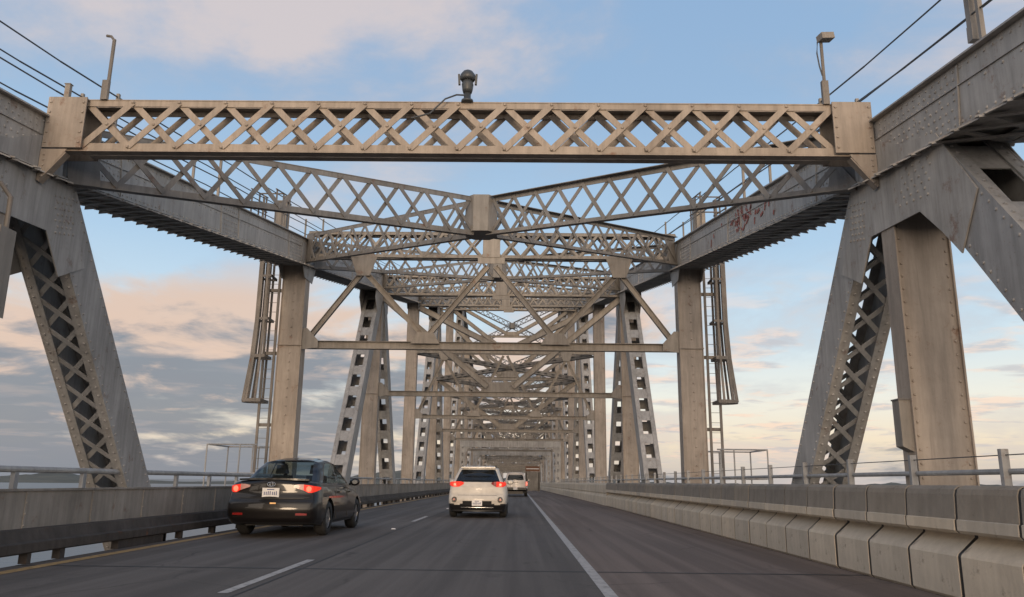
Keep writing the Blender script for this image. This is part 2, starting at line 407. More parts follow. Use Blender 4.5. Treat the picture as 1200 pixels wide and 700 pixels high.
# lattice girders ----------------------------------------------------------------
def lattice(mb, p, q, depth, gap, cell, bw=0.085, fl=0.1, rivets=False, rear=True, plates=True, t=0.014):
    """two lattice webs (X bracing) between angle flanges; gap is the horizontal distance between webs"""
    P, Q = Vector(p), Vector(q); d = Q-P; L = d.length; d.normalize()
    s = d.cross(Vector((0,0,1))).normalized(); n = s.cross(d).normalized()
    webs = (-1, 1) if rear else (-1,)
    for w in webs:
        o = s*w*gap/2
        for e in (-1, 1):
            mb.bar(P+o+n*e*(depth/2-fl/2), Q+o+n*e*(depth/2-fl/2), t, fl, up=n)                    # upright leg
            mb.bar(P+o-s*w*0.05+n*e*(depth/2-0.006), Q+o-s*w*0.05+n*e*(depth/2-0.006), 0.13, t, up=n)    # flat leg
        m = max(2, round(L/cell)); h = depth/2-fl*0.45
        for i in range(m):
            a = P+d*(i*L/m); b = P+d*((i+1)*L/m)
            mb.bar(a+o*1.0+s*w*0.018-n*h, b+o+s*w*0.018+n*h, t, bw, up=n)
            mb.bar(a+o-s*w*0.018+n*h, b+o-s*w*0.018-n*h, t, bw, up=n)
            if rivets:
                for (c, nn) in (((a+b)/2+o+s*w*0.026, 0), (a+o+s*w*0.026+n*h, 0), (a+o+s*w*0.026-n*h, 0)): mb.rivet(c, s*w, 0.02)
    if plates and rear:
        m = max(2, round(L/(cell*2)))
        for i in range(m):
            a = P+d*(i*L/m); b = P+d*((i+1)*L/m)
            for e in (-1, 1):
                mb.bar(a-s*gap*0.45+n*e*(depth/2-0.02), b+s*gap*0.45+n*e*(depth/2-0.02), 0.07, 0.012, up=n)

def plate_ends(mb, x0, x1, y0, y1, z0, z1):
    mb.box(x0, x1, y0, y1, z0, z1)

# portal strut at node 1
XI_L, XI_R = XL+HW+0.03, XR-HW-0.03
mb = MB(); zc = 5.92; dp = 0.76
lattice(mb, (XI_L+0.5, YN(1)-0.02, zc), (XI_R-0.5, YN(1)-0.02, zc), dp, 0.32, 0.672, bw=0.09, fl=0.10, rivets=True, plates=False)
mb.box(XI_L, XI_R, YN(1)-0.2, YN(1)-0.06, zc-dp/2-0.024, zc-dp/2-0.004)      # bottom tie plate
pm = mb.build('portal_strut', TANP, bridge); pm['label'] = 'nearest level lattice strut spanning overhead'
for xa, xb in ((XI_L, XI_L+0.54), (XI_R-0.54, XI_R)):
    g = MB(); g.box(xa, xb, YN(1)-0.27, YN(1)-0.25, zc-dp/2, zc+dp/2); g.box(xa, xb, YN(1)+0.21, YN(1)+0.23, zc-dp/2, zc+dp/2)
    g.box(xa, xb, YN(1)-0.245, YN(1)+0.205, zc+dp/2-0.03, zc+dp/2-0.012)
    for i in range(5):
        for xx in (xa+0.04, xb-0.04): g.rivet((xx, YN(1)-0.27, zc-0.3+i*0.15), (0,-1,0), 0.018)
    g.build('end_plate', TANP, pm)
for sd, xi in ((-1, XI_L), (1, XI_R)):                                          # knee plates beneath the strut
    g = MB(); s = -sd
    zt = zc-dp/2-0.03
    g.prism([(xi, zt), (xi+s*0.36, zt), (xi+s*0.33, zt-0.05), (xi+s*0.02, zt-0.46), (xi, zt-0.46)], 'y', YN(1)-0.28, YN(1)-0.262)
    g.bar((xi+s*0.35, YN(1)-0.22, zt-0.05), (xi+s*0.02, YN(1)-0.22, zt-0.47), 0.12, 0.016, up=(s*0.7,0,-0.7))
    for i in range(5): g.rivet((xi+s*(0.06), YN(1)-0.28, zt-0.08-i*0.08), (0,-1,0), 0.016)
    g.build('knee_plate', TANP, pm)

# transverse struts with sway frames at the other nodes
XSL, XSR = XL+HW, XR-HW
def gusset(mb, x, y, z, w0, w1, h, t=0.03):
    mb.prism([(x-w0, z), (x+w0, z), (x+w1, z+h), (x-w1, z+h)], 'y', y-t/2, y+t/2)
def channel(mb, p, q, w=0.2, h=0.22):
    P, Q = Vector(p), Vector(q)
    d = (Q-P).normalized(); s = d.cross(Vector((0,1,0))).normalized()
    # two flange plates with a web: reads as a rolled section
    mb.bar(P, Q, 0.014, h, up=s)
    for e in (-1, 1): mb.bar(P+s*e*(h/2-0.008), Q+s*e*(h/2-0.008), w, 0.016, up=s)
for k in range(2, NK+1):
    y, z = YN(k), ZC(k); mb = MB(); low = k > 9
    cell = 0.62 if k < 5 else 1.0
    zt = z+0.33; D = 0.84 if k == 2 else 1.0
    zc = zt-D/2 if k > 2 else 8.34
    lattice(mb, (XSL, y-0.05, zc), (XSR, y-0.05, zc), D, 0.34, cell, bw=0.075 if not low else 0.14, fl=0.1, rear=not low, plates=not low)
    top = mb.build('transverse_strut', STEEL, bridge)
    g = MB(); g.box(XC-0.27, XC+0.27, y-0.335, y-0.31, zc-D/2, zc+D/2); gusset(g, XC, y-0.30, zc-D/2-0.2, 0.42, 0.42, 0.2)
    g.build('gusset_plate', STEEL, top)
    zb = zc-D/2
    levels = [5.14]
    while levels[-1]+4.3 < zb-1.5: levels.append(levels[-1]+4.25)
    if zb < 5.6: continue
    levels.append(zb)
    for li in range(len(levels)-1):
        z0, z1 = levels[li], levels[li+1]
        m2 = MB(); channel(m2, (XSL, y-0.08, z0), (XSR, y-0.08, z0), 0.2, 0.24)
        for xx in (XSL, XSR):
            sg = 1 if xx == XSL else -1
            m2.prism([(xx, z0-0.16), (xx+sg*0.5, z0-0.1), (xx+sg*0.5, z0+0.12), (xx+sg*0.15, z0+0.5), (xx, z0+0.5)], 'y', y-0.2, y-0.185)
        sw = m2.build('sway_strut', STEEL, bridge)
        if (k % 2 and li == 0) or li >= 1:                      # V brace on a central gusset
            g = MB(); gusset(g, XC, y-0.10, z0+0.08, 0.95, 0.72, 0.5, 0.05); g.build('gusset_plate', STEEL, sw)
            for s in (-1, 1):
                b = MB(); zz1 = z1
                xe = XSL if s < 0 else XSR
                for dd in (-0.2, 0.2): channel(b, (XC+s*0.6, y-0.05+dd, z0+0.35), (xe, y-0.05+dd, zz1-0.1), 0.12, 0.26 if k < 4 else 0.34)
                b.build('sway_brace', STEEL, sw)
        else:
            pts = [(XSL+0.12, z0+0.1), (XC-4.05+0.05, z1-0.42), (XC-2.0, z0+0.22), (XC-0.12, z1-0.25), (XC+0.12, z1-0.25), (XC+2.0, z0+0.22), (XC+4.0, z1-0.42), (XSR-0.12, z0+0.1)]
            for i in (0, 1, 2, 4, 5, 6):
                b = MB(); channel(b, (pts[i][0], y-0.12, pts[i][1]), (pts[i+1][0], y-0.12, pts[i+1][1]), 0.15, 0.16); b.build('sway_brace', STEEL, sw)
            for px, pz in (pts[1], (pts[2][0], pts[2][1]-0.12), pts[6], (pts[5][0], pts[5][1]-0.12)):
                hi = pz > (z0+z1)/2; g = MB()
                if hi: gusset(g, px, y-0.22, pz-0.18, 0.2, 0.42, z1-pz+0.2, 0.02)
                else: gusset(g, px, y-0.22, pz-0.05, 0.45, 0.25, 0.35, 0.02)
                g.build('gusset_plate', STEEL, sw)

# heavy inner portal frames at the tower panels
for k in (7, 9):
    y = YN(k)-0.45; mb = MB(); zt_, zb_ = 5.95, 4.95
    mb.box(XSL+0.02, XSR-0.02, y-0.16, y+0.16, zb_, zt_)
    f_ = mb.build('portal_frame', GREYP, bridge)
    for s in (-1, 1):
        xe = XSL+0.03 if s < 0 else XSR-0.03
        c = MB(); wd = 0.62
        for (a, b) in ((0, 0.2), (0.42, wd)):
            c.box(min(xe-s*a, xe-s*b), max(xe-s*a, xe-s*b), y-0.14, y+0.14, 0.0, zb_-0.004)
        zz = 0.0
        while zz < zb_-0.3: c.box(min(xe-s*0.202, xe-s*0.418), max(xe-s*0.202, xe-s*0.418), y-0.13, y+0.13, zz, zz+0.5); zz += 0.86
        c.prism([(xe-s*(wd+0.003), zb_-0.003), (xe-s*(wd+0.7), zb_-0.003), (xe-s*(wd+0.25), zb_-0.2), (xe-s*(wd+0.003), zb_-0.75)], 'y', y-0.1, y+0.1)
        c.build('column', GREYP, f_)

# lateral X bracing between the top chords
for k in range(1, NK):
    y0, y1, z0, z1 = YN(k)+0.35, YN(k+1)-0.35, ZC(k), ZC(k+1)
    c = Vector((XC, (y0+y1)/2, (z0+z1)/2+0.12)); D = 0.90 if k < 3 else 0.75
    low = k > 7; cell = 0.72 if k < 4 else 0.95
    if k < 10:
        g = MB(); gp = 0.46
        oct_ = [(-0.5,-0.24),(-0.24,-0.5),(0.24,-0.5),(0.5,-0.24),(0.5,0.24),(0.24,0.5),(-0.24,0.5),(-0.5,0.24)]
        g.prism([(XC+a*0.72, c.y+b*0.72) for a, b in oct_], 'z', c.z-D/2+0.022, c.z+D/2-0.022)
        g.build('bracing_hub', BRACEP, bridge)
    for (xa, ya, za) in ((XSL, y0, z0), (XSR, y0, z0), (XSL, y1, z1), (XSR, y1, z1)):
        e = Vector((xa, ya, za+0.05)); d = (e-c).normalized(); b = MB()
        lattice(b, tuple(c+d*0.34), tuple(e), D, 0.05, cell, bw=0.082 if not low else 0.11, fl=0.11, rear=False, plates=False)
        # solid end plates where the brace meets the chord
        s = d.cross(Vector((0,0,1))).normalized(); n = s.cross(d)
        if k < 4:
            b.bar(e-d*0.45-s*0.05, e-s*0.05, 0.014, D, up=n)
        b.build('lateral_brace', BRACEP, bridge)

for k in range(4, 12):
    if min(ZC(k), ZC(k+1)) < 11: continue
    for (xa, xb) in ((XSL, XSR), (XSR, XSL)):
        b = MB(); lattice(b, (xa, YN(k)+0.2, 9.36 if xa < xb else 9.30), (xb, YN(k+1)-0.2, 9.36 if xa < xb else 9.30), 0.3, 0.3, 0.9, bw=0.08, fl=0.1, plates=False)
        b.build('lower_brace', STEEL, bridge)

# cables and posts along the chord walkways ---------------------------------------
for side, x in ((-1, XL), (1, XR)):
    for kk in range(0, 4):
        P, Q = Vector((x, YN(kk), ZC(kk)+0.4)), Vector((x, YN(kk+1), ZC(kk+1)+0.4))
        for xo in (-0.3, 0.3):
            for h in (0.48, 0.95):
                cb = MB(); pts = []
                for i in range(9):
                    t = i/8; s = -0.03*math.sin(math.pi*((t*2) % 1))
                    pts.append(P.lerp(Q, t)+Vector((xo, 0, h+s)))
                cb.tube(pts, 0.011 if kk < 1 else 0.013, 6); cb.build('handrail_cable', CABLE, bridge)
            for t in (0.12, 0.45, 0.8):
                if kk == 0 and xo*side > 0 and False: continue
                p = P.lerp(Q, t)+Vector((xo, 0, -0.03)); sb = MB(); sb.bar(p, p+Vector((0,0,1.02)), 0.05, 0.05, up=(0,1,0)); sb.build('handrail_post', STEEL, bridge)
# thick stub post on the right chord close to the camera
sb = MB(); sb.bar((4.98, 7.86, 5.9), (4.98, 7.86, 7.0), 0.085, 0.085, up=(0,1,0)); sb.prism([(4.93,5.86),(5.10,5.86),(5.03,6.05),(4.935,6.05)], 'y', 7.81, 7.91)
sb.build('handrail_post', STEEL, bridge)['label'] = 'thick post'

# things fixed on top of the portal strut
pt = YN(1)-0.2
o = empty('beacon_lamp', (-0.76, pt, 6.29)); tag(o, 'dark bulbous beacon lamp on the middle of the nearest lattice strut', 'lamp')
m_ = MB(); m_.tube([(0,0,0),(0,0,0.03),(0,0,0.03),(0,0,0.16)], [0.085,0.085,0.05,0.05], 12); m_.build('base', LAMPM, o, True)
m_ = MB(); m_.tube([(0,0,0.14),(0,0,0.19),(0,0,0.27),(0,0,0.33)], [0.06,0.075,0.085,0.07], 14); m_.build('housing', LAMPM, o, True)
m_ = MB(); m_.tube([(0,0,0.33),(0,0,0.36),(0,0,0.42),(0,0,0.47),(0,0,0.50)], [0.09,0.11,0.105,0.07,0.02], 16); m_.build('lens', LAMPM, o, True)
m_ = MB()
for s in (-1, 1): m_.bar((s*0.115,0,0.27), (s*0.125,0,0.43), 0.03, 0.04, up=(0,1,0)); 
m_.build('bracket', LAMPM, o)
m_ = MB(); m_.tube([(-0.03,-0.02,0.1),(-0.15,-0.03,0.1),(-0.3,-0.1,0.0),(-0.5,-0.16,-0.25),(-0.75,-0.17,-0.33)], 0.012, 6); m_.build('cord', CABLE, o)
o = empty('flood_lamp', (4.28, pt, 6.29)); tag(o, 'box headed lamp on a thin pole, right end of the nearest strut', 'lamp')
m_ = MB(); m_.bar((0,0,0),(0,0,0.36),0.09,0.06,up=(0,1,0)); m_.tube([(0,0,0.3),(0,0,0.98)],0.024,8); m_.build('pole', STEEL_D, o)
m_ = MB(); m_.bar((-0.05,-0.08,1.0),(0.14,-0.04,1.03),0.14,0.09); m_.build('lamp_head', STEEL, o)
m_ = MB(); m_.tube([(-0.05,0,0.98),(-0.07,0,0.8),(-0.05,0,0.6),(-0.02,0,0.45)],0.01,6); m_.build('cord', CABLE, o)
o = empty('bracket_pole', (-5.87, pt, 6.29)); tag(o, 'bare pole with a small hooked tip, left end of the nearest strut', 'pole')
m_ = MB(); m_.tube([(0,0,0),(0,0,0.95)],0.026,8); m_.bar((-0.03,0,0),(-0.03,0,0.3),0.09,0.06,up=(0,1,0)); m_.build('pole', STEEL_D, o)
m_ = MB(); m_.tube([(0.01,0,0.92),(-0.05,0,1.0),(-0.12,0,1.01)],0.02,6); m_.build('hook', STEEL_D, o)
o = MB(); 
o.bar((-6.43, pt, 6.26), (-6.43, pt, 6.52), 0.07, 0.06, up=(0,1,0)); o.bar((-6.43,pt,6.52),(-6.43,pt,6.53),0.09,0.08,up=(0,1,0))
tag(o.build('stub_post', STEEL), 'short stub post beside the bare pole, left end of the nearest strut', 'post')

# electrical box hanging on the right-hand near post
o = empty('junction_box', (4.85, YN(1)-0.36, 1.52)); tag(o, 'grey metal junction box fixed to the nearest right hand post', 'box')
m_ = MB(); m_.prism([(-0.09,0.05),(0.05,-0.02),(0.05,0.62),(-0.09,0.62)], 'y', -0.09, 0.09); m_.build('case', STEEL, o)
m_ = MB(); m_.box(-0.10, 0.05, -0.10, 0.10, 0.622, 0.64); m_.build('lid', STEEL_D, o)
# matching cabinet at left edge of the picture
o = empty('junction_box', (-6.36, 9.2, 3.05)); tag(o, 'grey metal cabinet hung from the truss at the left edge', 'box')
m_ = MB(); m_.prism([(-0.12,0.0),(0.10,-0.1),(0.10,1.0),(-0.12,1.1)], 'y', -0.15, 0.15); m_.build('case', STEEL, o)
m_ = MB(); m_.tube([(0.06,0,1.0),(0.06,0,1.4),(-0.1,0,1.6)],0.03,8); m_.build('conduit', STEEL_D, o)

# inspection ladders with safety cages outside the second posts --------------------
def ladder(x0, s, y, ztop, zcage, zlow, label):
    o = empty('caged_ladder', (x0, y, 0)); tag(o, label, 'ladder', 'caged ladders on the outside of the second posts')
    for i, xx in enumerate((0.05, 0.38)):
        m = MB(); m.bar((s*xx, 0, zlow), (s*xx, 0, ztop+1.0), 0.075, 0.045, up=(0,1,0)); m.build('rail', STEEL_D, o)
    m = MB(); z = zlow+0.2
    while z < ztop: m.tube([(s*0.05,0,z),(s*0.38,0,z)], 0.008, 6); z += 0.3
    m.build('rung', STEEL_D, o)
    def hoop_pts(z, fl):
        r = 0.41+fl; pts = []
        for j in range(13):
            t = math.pi*j/12
            pts.append(Vector((s*(0.22+(r+0.05+fl*0.9)*math.sin(t)+0.02), -math.cos(t)*r*0.75-0.0, z)))
        return pts
    zs = [zcage+(ztop-zcage)*t for t in (0, 0.29, 0.54, 0.83)]   # hoop heights
    flv = [0.11, 0.03, 0.0, 0]
    for i, z in enumerate(zs):
        m = MB(); p = hoop_pts(z, flv[i])
        for a, b in zip(p[:-1], p[1:]): m.bar(a, b, 0.02, 0.10 if i < 2 else 0.07)
        m.bar(p[0], p[-1], 0.02, 0.08); m.build('hoop', STEEL_D, o)
    for j in (1, 3, 4, 6, 8, 9, 11):
        m = MB(); pts = [hoop_pts(z, f)[j] for z, f in zip(zs, flv)]+[hoop_pts(ztop+0.9, 0)[j]]
        for a, b in zip(pts[:-1], pts[1:]): m.bar(a, b, 0.068, 0.03, up=(0,1,0))
        m.build('cage_bar', STEEL_D, o)
    for z in (2.7, 4.9, 6.9): m = MB(); m.bar((s*-0.14,0.05,z),(s*0.4,0.05,z),0.06,0.1); m.build('standoff', STEEL_D, o)
    for z in (ztop+0.55, ztop+0.9):
        m = MB(); p = hoop_pts(z, 0)
        for a, b in zip(p[:-1], p[1:]): m.bar(a, b, 0.02, 0.05)
        m.build('hoop', STEEL_D, o)
    return o
ladder(XL-HW-0.14, -1, YN(2)+0.1, 8.1, 3.42, 0.6, 'caged inspection ladder hung outside the second post on the left')
ladder(XR+HW+0.14, 1, YN(2)+0.1, 8.1, 3.52, 0.6, 'caged inspection ladder hung outside the second post on the right')
def basket(x0, s, y, label):
    o = empty('access_platform', (x0, y, 0.4)); tag(o, label, 'platform', 'railed access platforms at the ladder feet')
    m = MB(); m.box(min(0, s*1.5), max(0, s*1.5), -0.9, 0.9, -0.04, 0.0); m.build('floor_plate', STEEL_D, o)
    for xx, yy in ((0.12,-0.85),(0.5,-0.85),(1.45,-0.85),(1.45,0.85),(0.5,0.85),(0.12,0.85)):
        m = MB(); m.tube([(s*xx,yy,0),(s*xx,yy,1.66)],0.022,8); m.build('post', GALV, o)
    for zz in (0.85, 1.66):
        m = MB(); m.tube([(s*0.02,-0.85,zz),(s*1.45,-0.85,zz),(s*1.45,0.85,zz),(s*0.02,0.85,zz)],0.022,8); m.build('guard_rail', GALV, o)
basket(XL-HW-0.1, -1, YN(2)-0.2, 'open railed access platform beside the left ladder foot')
basket(XR+HW+0.05, 1, YN(2)-0.2, 'open railed access platform beside the right ladder foot')
# equipment box and walkway rails on the chord at the ladder heads
for s, x in ((-1, XL), (1, XR)):
    o = MB(); yy = YN(2)-1.9; z = 7.85+0.37
    o.box(x-0.16, x+0.16, yy-0.15, yy+0.15, z-0.02, z+0.85); o.box(x-0.19, x+0.19, yy-0.18, yy+0.18, z+0.85, z+0.89)
    ob = o.build('equipment_box', STEEL, None); tag(ob, 'tan equipment box standing on the %s chord near the ladder head' % ('left' if s < 0 else 'right'), 'box')
    g = empty('walkway_guard', (x, yy, z)); tag(g, 'small open pipe guard on top of the %s chord' % ('left' if s < 0 else 'right'), 'railing')
    for j, (dx, dy) in enumerate(((-0.34,-0.5),(0.34,-0.5),(-0.34,-1.1),(0.34,-1.1),(-0.34,-1.7),(0.34,-1.7))):
        m = MB(); m.tube([(dx,dy,-0.02+dy*0.18),(dx,dy,0.95+dy*0.18)],0.024,6); m.build('post', STEEL_D, g)
    for hz in (0.5, 0.95):
        m = MB()
        for dx in (-0.34, 0.34): m.tube([(dx,-0.4,hz-0.07),(dx,-1.8,hz-0.32)],0.02,6)
        m.tube([(-0.34,-1.1,hz-0.2),(0.34,-1.1,hz-0.2)],0.02,6); m.build('guard_rail', STEEL_D, g)

# ------------------------------------------------------------------ deck
XE_L, XE_R = -6.3, 4.86
XLINE, XDASH, XYEL = 0.93, -2.87, -5.95
YA, YB = -14, YN(NK)+6
def sheet(name, x0, x1, y0, y1, z, mat, thick=0.3):
    mb = MB(); mb.box(x0, x1, y0, y1, z-thick, z); return mb.build(name, mat)
tag(sheet('road', XE_L, XLINE-0.02, YA, YB, 0.0, ASPH), kind='structure')
tag(sheet('shoulder', XLINE-0.02, XE_R, YA, YB, -0.0005, ASPH2), kind='structure')
mb = MB()
def strip(mb, x0, x1, y0, y1, z=0.004): mb.quad((x0,y0,z),(x1,y0,z),(x1,y1,z),(x0,y1,z))
y = YA
while y < YB-4: strip(mb, XLINE-0.065, XLINE+0.065, y, y+3.99); y += 4
tag(mb.build('edge_line', WLINE), kind='structure')
mb = MB(); y = YA
while y < YB-4: strip(mb, XYEL-0.09, XYEL+0.09, y, y+3.99); y += 4
tag(mb.build('yellow_edge_line', YLINE), kind='structure')
mb = MB(); y = 11.54-3.4-14.4*2
while y < YB-4: strip(mb, XDASH-0.055, XDASH+0.055, y, y+3.4); y += 14.4
tag(mb.build('lane_dashes', WLINE), kind='structure')
SEAM = plain('tar_seam', (0.022, 0.020, 0.019), 0.7)
mb = MB(); px = XDASH+0.16; y = YA
while y < YB-4:                                     # longitudinal tar joint next to the dashes
    nx = XDASH+0.16+random.uniform(-0.015, 0.015); w = 0.016
    mb.quad((px-w,y,0.003),(px+w,y,0.003),(nx+w,y+2,0.003),(nx-w,y+2,0.003)); px = nx; y += 2
for k in range(0, NK):                              # deck joints at every panel
    mb.quad((XE_L,YN(k)-0.04,0.0022),(XE_R,YN(k)-0.04,0.0022),(XE_R,YN(k)+0.04,0.0022),(XE_L,YN(k)+0.04,0.0022))
tag(mb.build('deck_joints', SEAM), kind='structure')
mk0 = None
for i, (mx, my) in enumerate([(XDASH+0.02, 18.9), (XDASH+0.02, 33.3), (XDASH+0.02, 47.7)]):
    if mk0 is None:
        m = MB(); m.hexa([(-.05,-.05,0),(.05,-.05,0),(.05,.05,0),(-.05,.05,0),(-.035,-.03,.018),(.035,-.03,.018),(.035,.03,.018),(-.035,.03,.018)])
        mk0 = m.build('road_stud', PLATE); o = mk0
    else: o = mk0.copy(); COL.objects.link(o)
    o.location = (mx, my, 0.004)
    tag(o, ['white reflective road stud beside the black sedan, in the lane line', 'white reflective road stud left of the white hatchback, in the lane line', 'farthest white road stud in the lane line'][i], 'road stud', 'road studs between the lane dashes')
# under-deck steel keeps the slab from looking like a floating sheet
mb = MB()
for k in range(0, NK+1): mb.box(XL+HW+0.02, XR-HW-0.02, YN(k)-0.2, YN(k)+0.2, -1.6, -0.32)
for xx in (-5.5, -3.2, -0.9, 1.4, 3.7): mb.box(xx-0.12, xx+0.12, YA, YB, -0.85, -0.31)
mb.build('floor_beam', STEEL_D, bridge)
mb = MB(); mb.box(XL-0.3, XR+0.3, YA, YB, -7.2, -6.9); mb.build('lower_deck', STEEL_D, bridge)
mb = MB()
for xx in (XL, XR): mb.box(xx-0.4, xx+0.4, YA, YB, ZB-0.5, ZB+0.4)
mb.build('bottom_chord', STEEL_D, bridge)

# left curb beam, parapet and rail --------------------------------------------------
cur = empty('curb_beam', (-6.35, 0, 0)); tag(cur, 'dark rusty steel curb beam with scupper gaps along the left lane', 'curb')
mb = MB()
mb.prism([(-0.2,0.13),(0.10,0.13),(0.13,0.15),(0.13,0.26),(0.06,0.28),(0.02,0.42),(-0.2,0.42)], 'y', YA, YB); mb.build('beam', RUSTY, cur)
y = YA+0.6; i = 0; blocks = []
mb = MB()
while y < YB:
    b_ = 0.12 if i % 2 else 0.09
    mb.box(-0.02, 0.09, y, y+(b_ if not 12.6 < y < 14.3 else 1.7), -0.0, 0.132); y += 1.62 if i % 3 else 0.75; i += 1
sup = mb.build('support_block', RUSTY, cur)
par = empty('parapet_wall', (-6.62, 0, 0)); tag(par, 'dirty steel plate parapet wall along the left edge of the deck', 'parapet')
mb = MB(); y = YA
while y < YB:
    y2 = min(YB, y+LP/2)
    mb.box(-0.03, 0.0, y+0.006, y2-0.006, 0.22, 0.90); y = y2
mb.build('panel', PARA, par)
mb = MB(); mb.box(-0.13, 0.025, YA, YB, 0.902, 0.93); mb.box(-0.10, 0.015, YA, YB, 0.16, 0.219); mb.build('flange', PARA, par)
mb = MB(); y = YA+1
while y < 120:
    mb.box(0.002, 0.010, y, y+0.05, 0.24, 0.895)
    for zz in (0.3, 0.45, 0.6, 0.75, 0.86): mb.rivet((0.010, y+0.025, zz), (1, 0, 0), 0.012)
    y += LP/8
mb.build('stiffener', PARA, par)
lr = empty('pipe_railing', (-6.76, 0, 0.93)); tag(lr, 'galvanised pipe railing on top of the left parapet wall', 'railing')
mb = MB(); mb.tube([(0, yy, 0.255) for yy in (YA, 0, 30, 90, 200, YB)], 0.045, 10); mb.build('pipe', GALV, lr)
for i in range(60):
    mb = MB(); yy = 7.4+i*1.72; mb.bar((0,yy,0),(0,yy,0.22),0.06,0.09,up=(0,1,0)); mb.build('post', GALV, lr)
# right railing
rr_ = empty('pipe_railing', (4.845, 0, 0)); tag(rr_, 'galvanised post and pipe railing behind the concrete barrier', 'railing')
mb = MB(); mb.tube([(0, yy, 1.24) for yy in (YA, 0, 30, 90, 200, YB)], 0.03, 10); mb.build('pipe', GALV, rr_)
mb = MB(); mb.tube([(0, yy, 0.98) for yy in (YA, 0, 30, 90, 200, YB)], 0.02, 8); mb.build('pipe', GALV, rr_)
for zz in (1.4,):
    mb = MB(); mb.tube([(-0.03, yy, zz) for yy in (YA, 0, 30, 90, YB)], 0.006, 5); mb.build('wire', CABLE, rr_)
for i in range(60):
    yy = 4.3+i*1.86; mb = MB(); mb.bar((-0.035,yy,0),(-0.035,yy,1.46),0.075,0.06,up=(0,1,0)); mb.build('post', GALV, rr_)

# movable concrete barrier blocks ----------------------------------------------------
def block_mesh(Lb):
    base = [(0.03,0),(0.0,0.03),(0.0,0.40),(0.012,0.425),(0.195,0.575),(0.195,0.60),(0.255,0.60),(0.255,0.575),(0.438,0.425),(0.45,0.40),(0.45,0.03),(0.42,0)]
    cap = [(0.115,0.602),(0.03,0.612),(0.0,0.64),(0.002,0.735),(0.018,0.742),(0.035,0.93),(0.06,1.0),(0.11,1.045),(0.16,1.055),(0.29,1.055),(0.34,1.045),(0.39,1.0),(0.415,0.93),(0.43,0.742),(0.448,0.735),(0.45,0.64),(0.42,0.612),(0.335,0.602)]
    return base, cap
def make_block(Lb):
    base, cap = block_mesh(Lb)
    o = empty('barrier_block'); HS = 1.045
    base = [(a, b_*HS) for a, b_ in base]
    def bevel_prism(poly, g):
        mb = MB(); n = len(poly); cx = sum(p[0] for p in poly)/n; cz = sum(p[1] for p in poly)/n
        rings = []
        for (y, sh) in ((g, 0.005), (g+0.005, 0), (Lb-g-0.005, 0), (Lb-g, 0.005)):
            k = len(mb.v); rings.append(k)
            for (x, z) in poly:
                dx, dz = x-cx, z-cz; l = math.hypot(dx, dz)
                mb.v.append((x-dx/l*sh, y, z-dz/l*sh*(0.6 if z > 0.05 else 0)))
        for a, b in zip(rings[:-1], rings[1:]):
            for j in range(n): j2 = (j+1) % n; mb.f.append((a+j, a+j2, b+j2, b+j))
        mb.f.append(tuple(rings[0]+j for j in range(n))); mb.f.append(tuple(rings[-1]+j for j in range(n))[::-1])
        return mb
    bevel_prism(base, 0.03).build('base', CONC, o)
    lip = [p for p in cap if p[1] <= 0.742]
    low = [(0.195,0.602),(0.03,0.612),(0.0,0.64),(0.002,0.735),(0.018,0.742),(0.43,0.742),(0.448,0.735),(0.45,0.64),(0.42,0.612),(0.255,0.602)]
    up = [(0.018,0.744),(0.03,0.97),(0.045,1.02),(0.08,1.045),(0.12,1.055),(0.33,1.055),(0.37,1.045),(0.405,1.02),(0.42,0.97),(0.43,0.744)]
    low = [(a, b_*HS) for a, b_ in low]; up = [(a, b_*HS) for a, b_ in up]
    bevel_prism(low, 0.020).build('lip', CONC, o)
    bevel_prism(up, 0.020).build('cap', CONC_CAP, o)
    m = MB(); m.prism([(a*0.96+0.009, b_-0.008 if b_ > 0.62 else b_) for a, b_ in up], 'y', -0.019, 0.019); m.build('joint_shade', BLACK, o)  # added black pieces stand in for shade inside the open joints
    m = MB(); m.prism([(a*0.96+0.009, b_) for a, b_ in low], 'y', -0.018, 0.018); m.build('joint_shade', BLACK, o)
    m = MB(); m.prism([(a*0.96+0.009, b_+0.001) for a, b_ in base], 'y', -0.028, 0.028); m.build('joint_shade', BLACK, o)
    return o
XB = 4.34; BP = 1.034
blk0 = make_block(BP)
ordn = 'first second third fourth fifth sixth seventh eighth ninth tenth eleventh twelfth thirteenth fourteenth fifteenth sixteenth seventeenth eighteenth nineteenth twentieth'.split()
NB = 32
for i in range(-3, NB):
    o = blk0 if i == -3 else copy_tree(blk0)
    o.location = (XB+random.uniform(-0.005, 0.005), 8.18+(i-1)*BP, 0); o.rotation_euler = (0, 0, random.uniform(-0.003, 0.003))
    vis = i+1                      # i = -1 is the one cut by the right edge
    if i < -1: lab = 'concrete barrier block out of the picture, nearer than the right edge'
    elif vis == 0: lab = 'concrete barrier block cut by the right edge of the photo'
    elif vis <= 19: lab = '%s concrete barrier block from the right edge of the photo' % ordn[vis]
    else:
        n = vis+1; lab = 'concrete barrier block number %d in the row counted from the right edge' % n if NB-vis > 10 else '%s concrete barrier block before the smooth far wall' % ordn[NB-vis-2] if NB-vis-2 > 0 else 'last concrete barrier block, touching the smooth far wall'
    tag(o, lab, 'barrier', 'concrete barrier blocks along the right shoulder')
yw = 8.18+(NB-1)*BP
mb = MB()
bs, cp = block_mesh(1)
path = [(XB, yw), (XB, yw+8), (XB-0.1, yw+20), (XB-0.35, yw+40), (XB-0.7, yw+70), (XB-1.0, yw+110), (XB-1.1, YB-1)]
prf = [(0.0,0),(0.0,0.4),(0.07,0.55),(0.03,0.62),(0.03,0.99),(0.09,1.09),(0.36,1.09),(0.42,0.99),(0.45,0.0)]
rings = []
for (x, y) in path:
    k = len(mb.v); rings.append(k)
    for (a, z) in prf: mb.v.append((x+a, y, z))
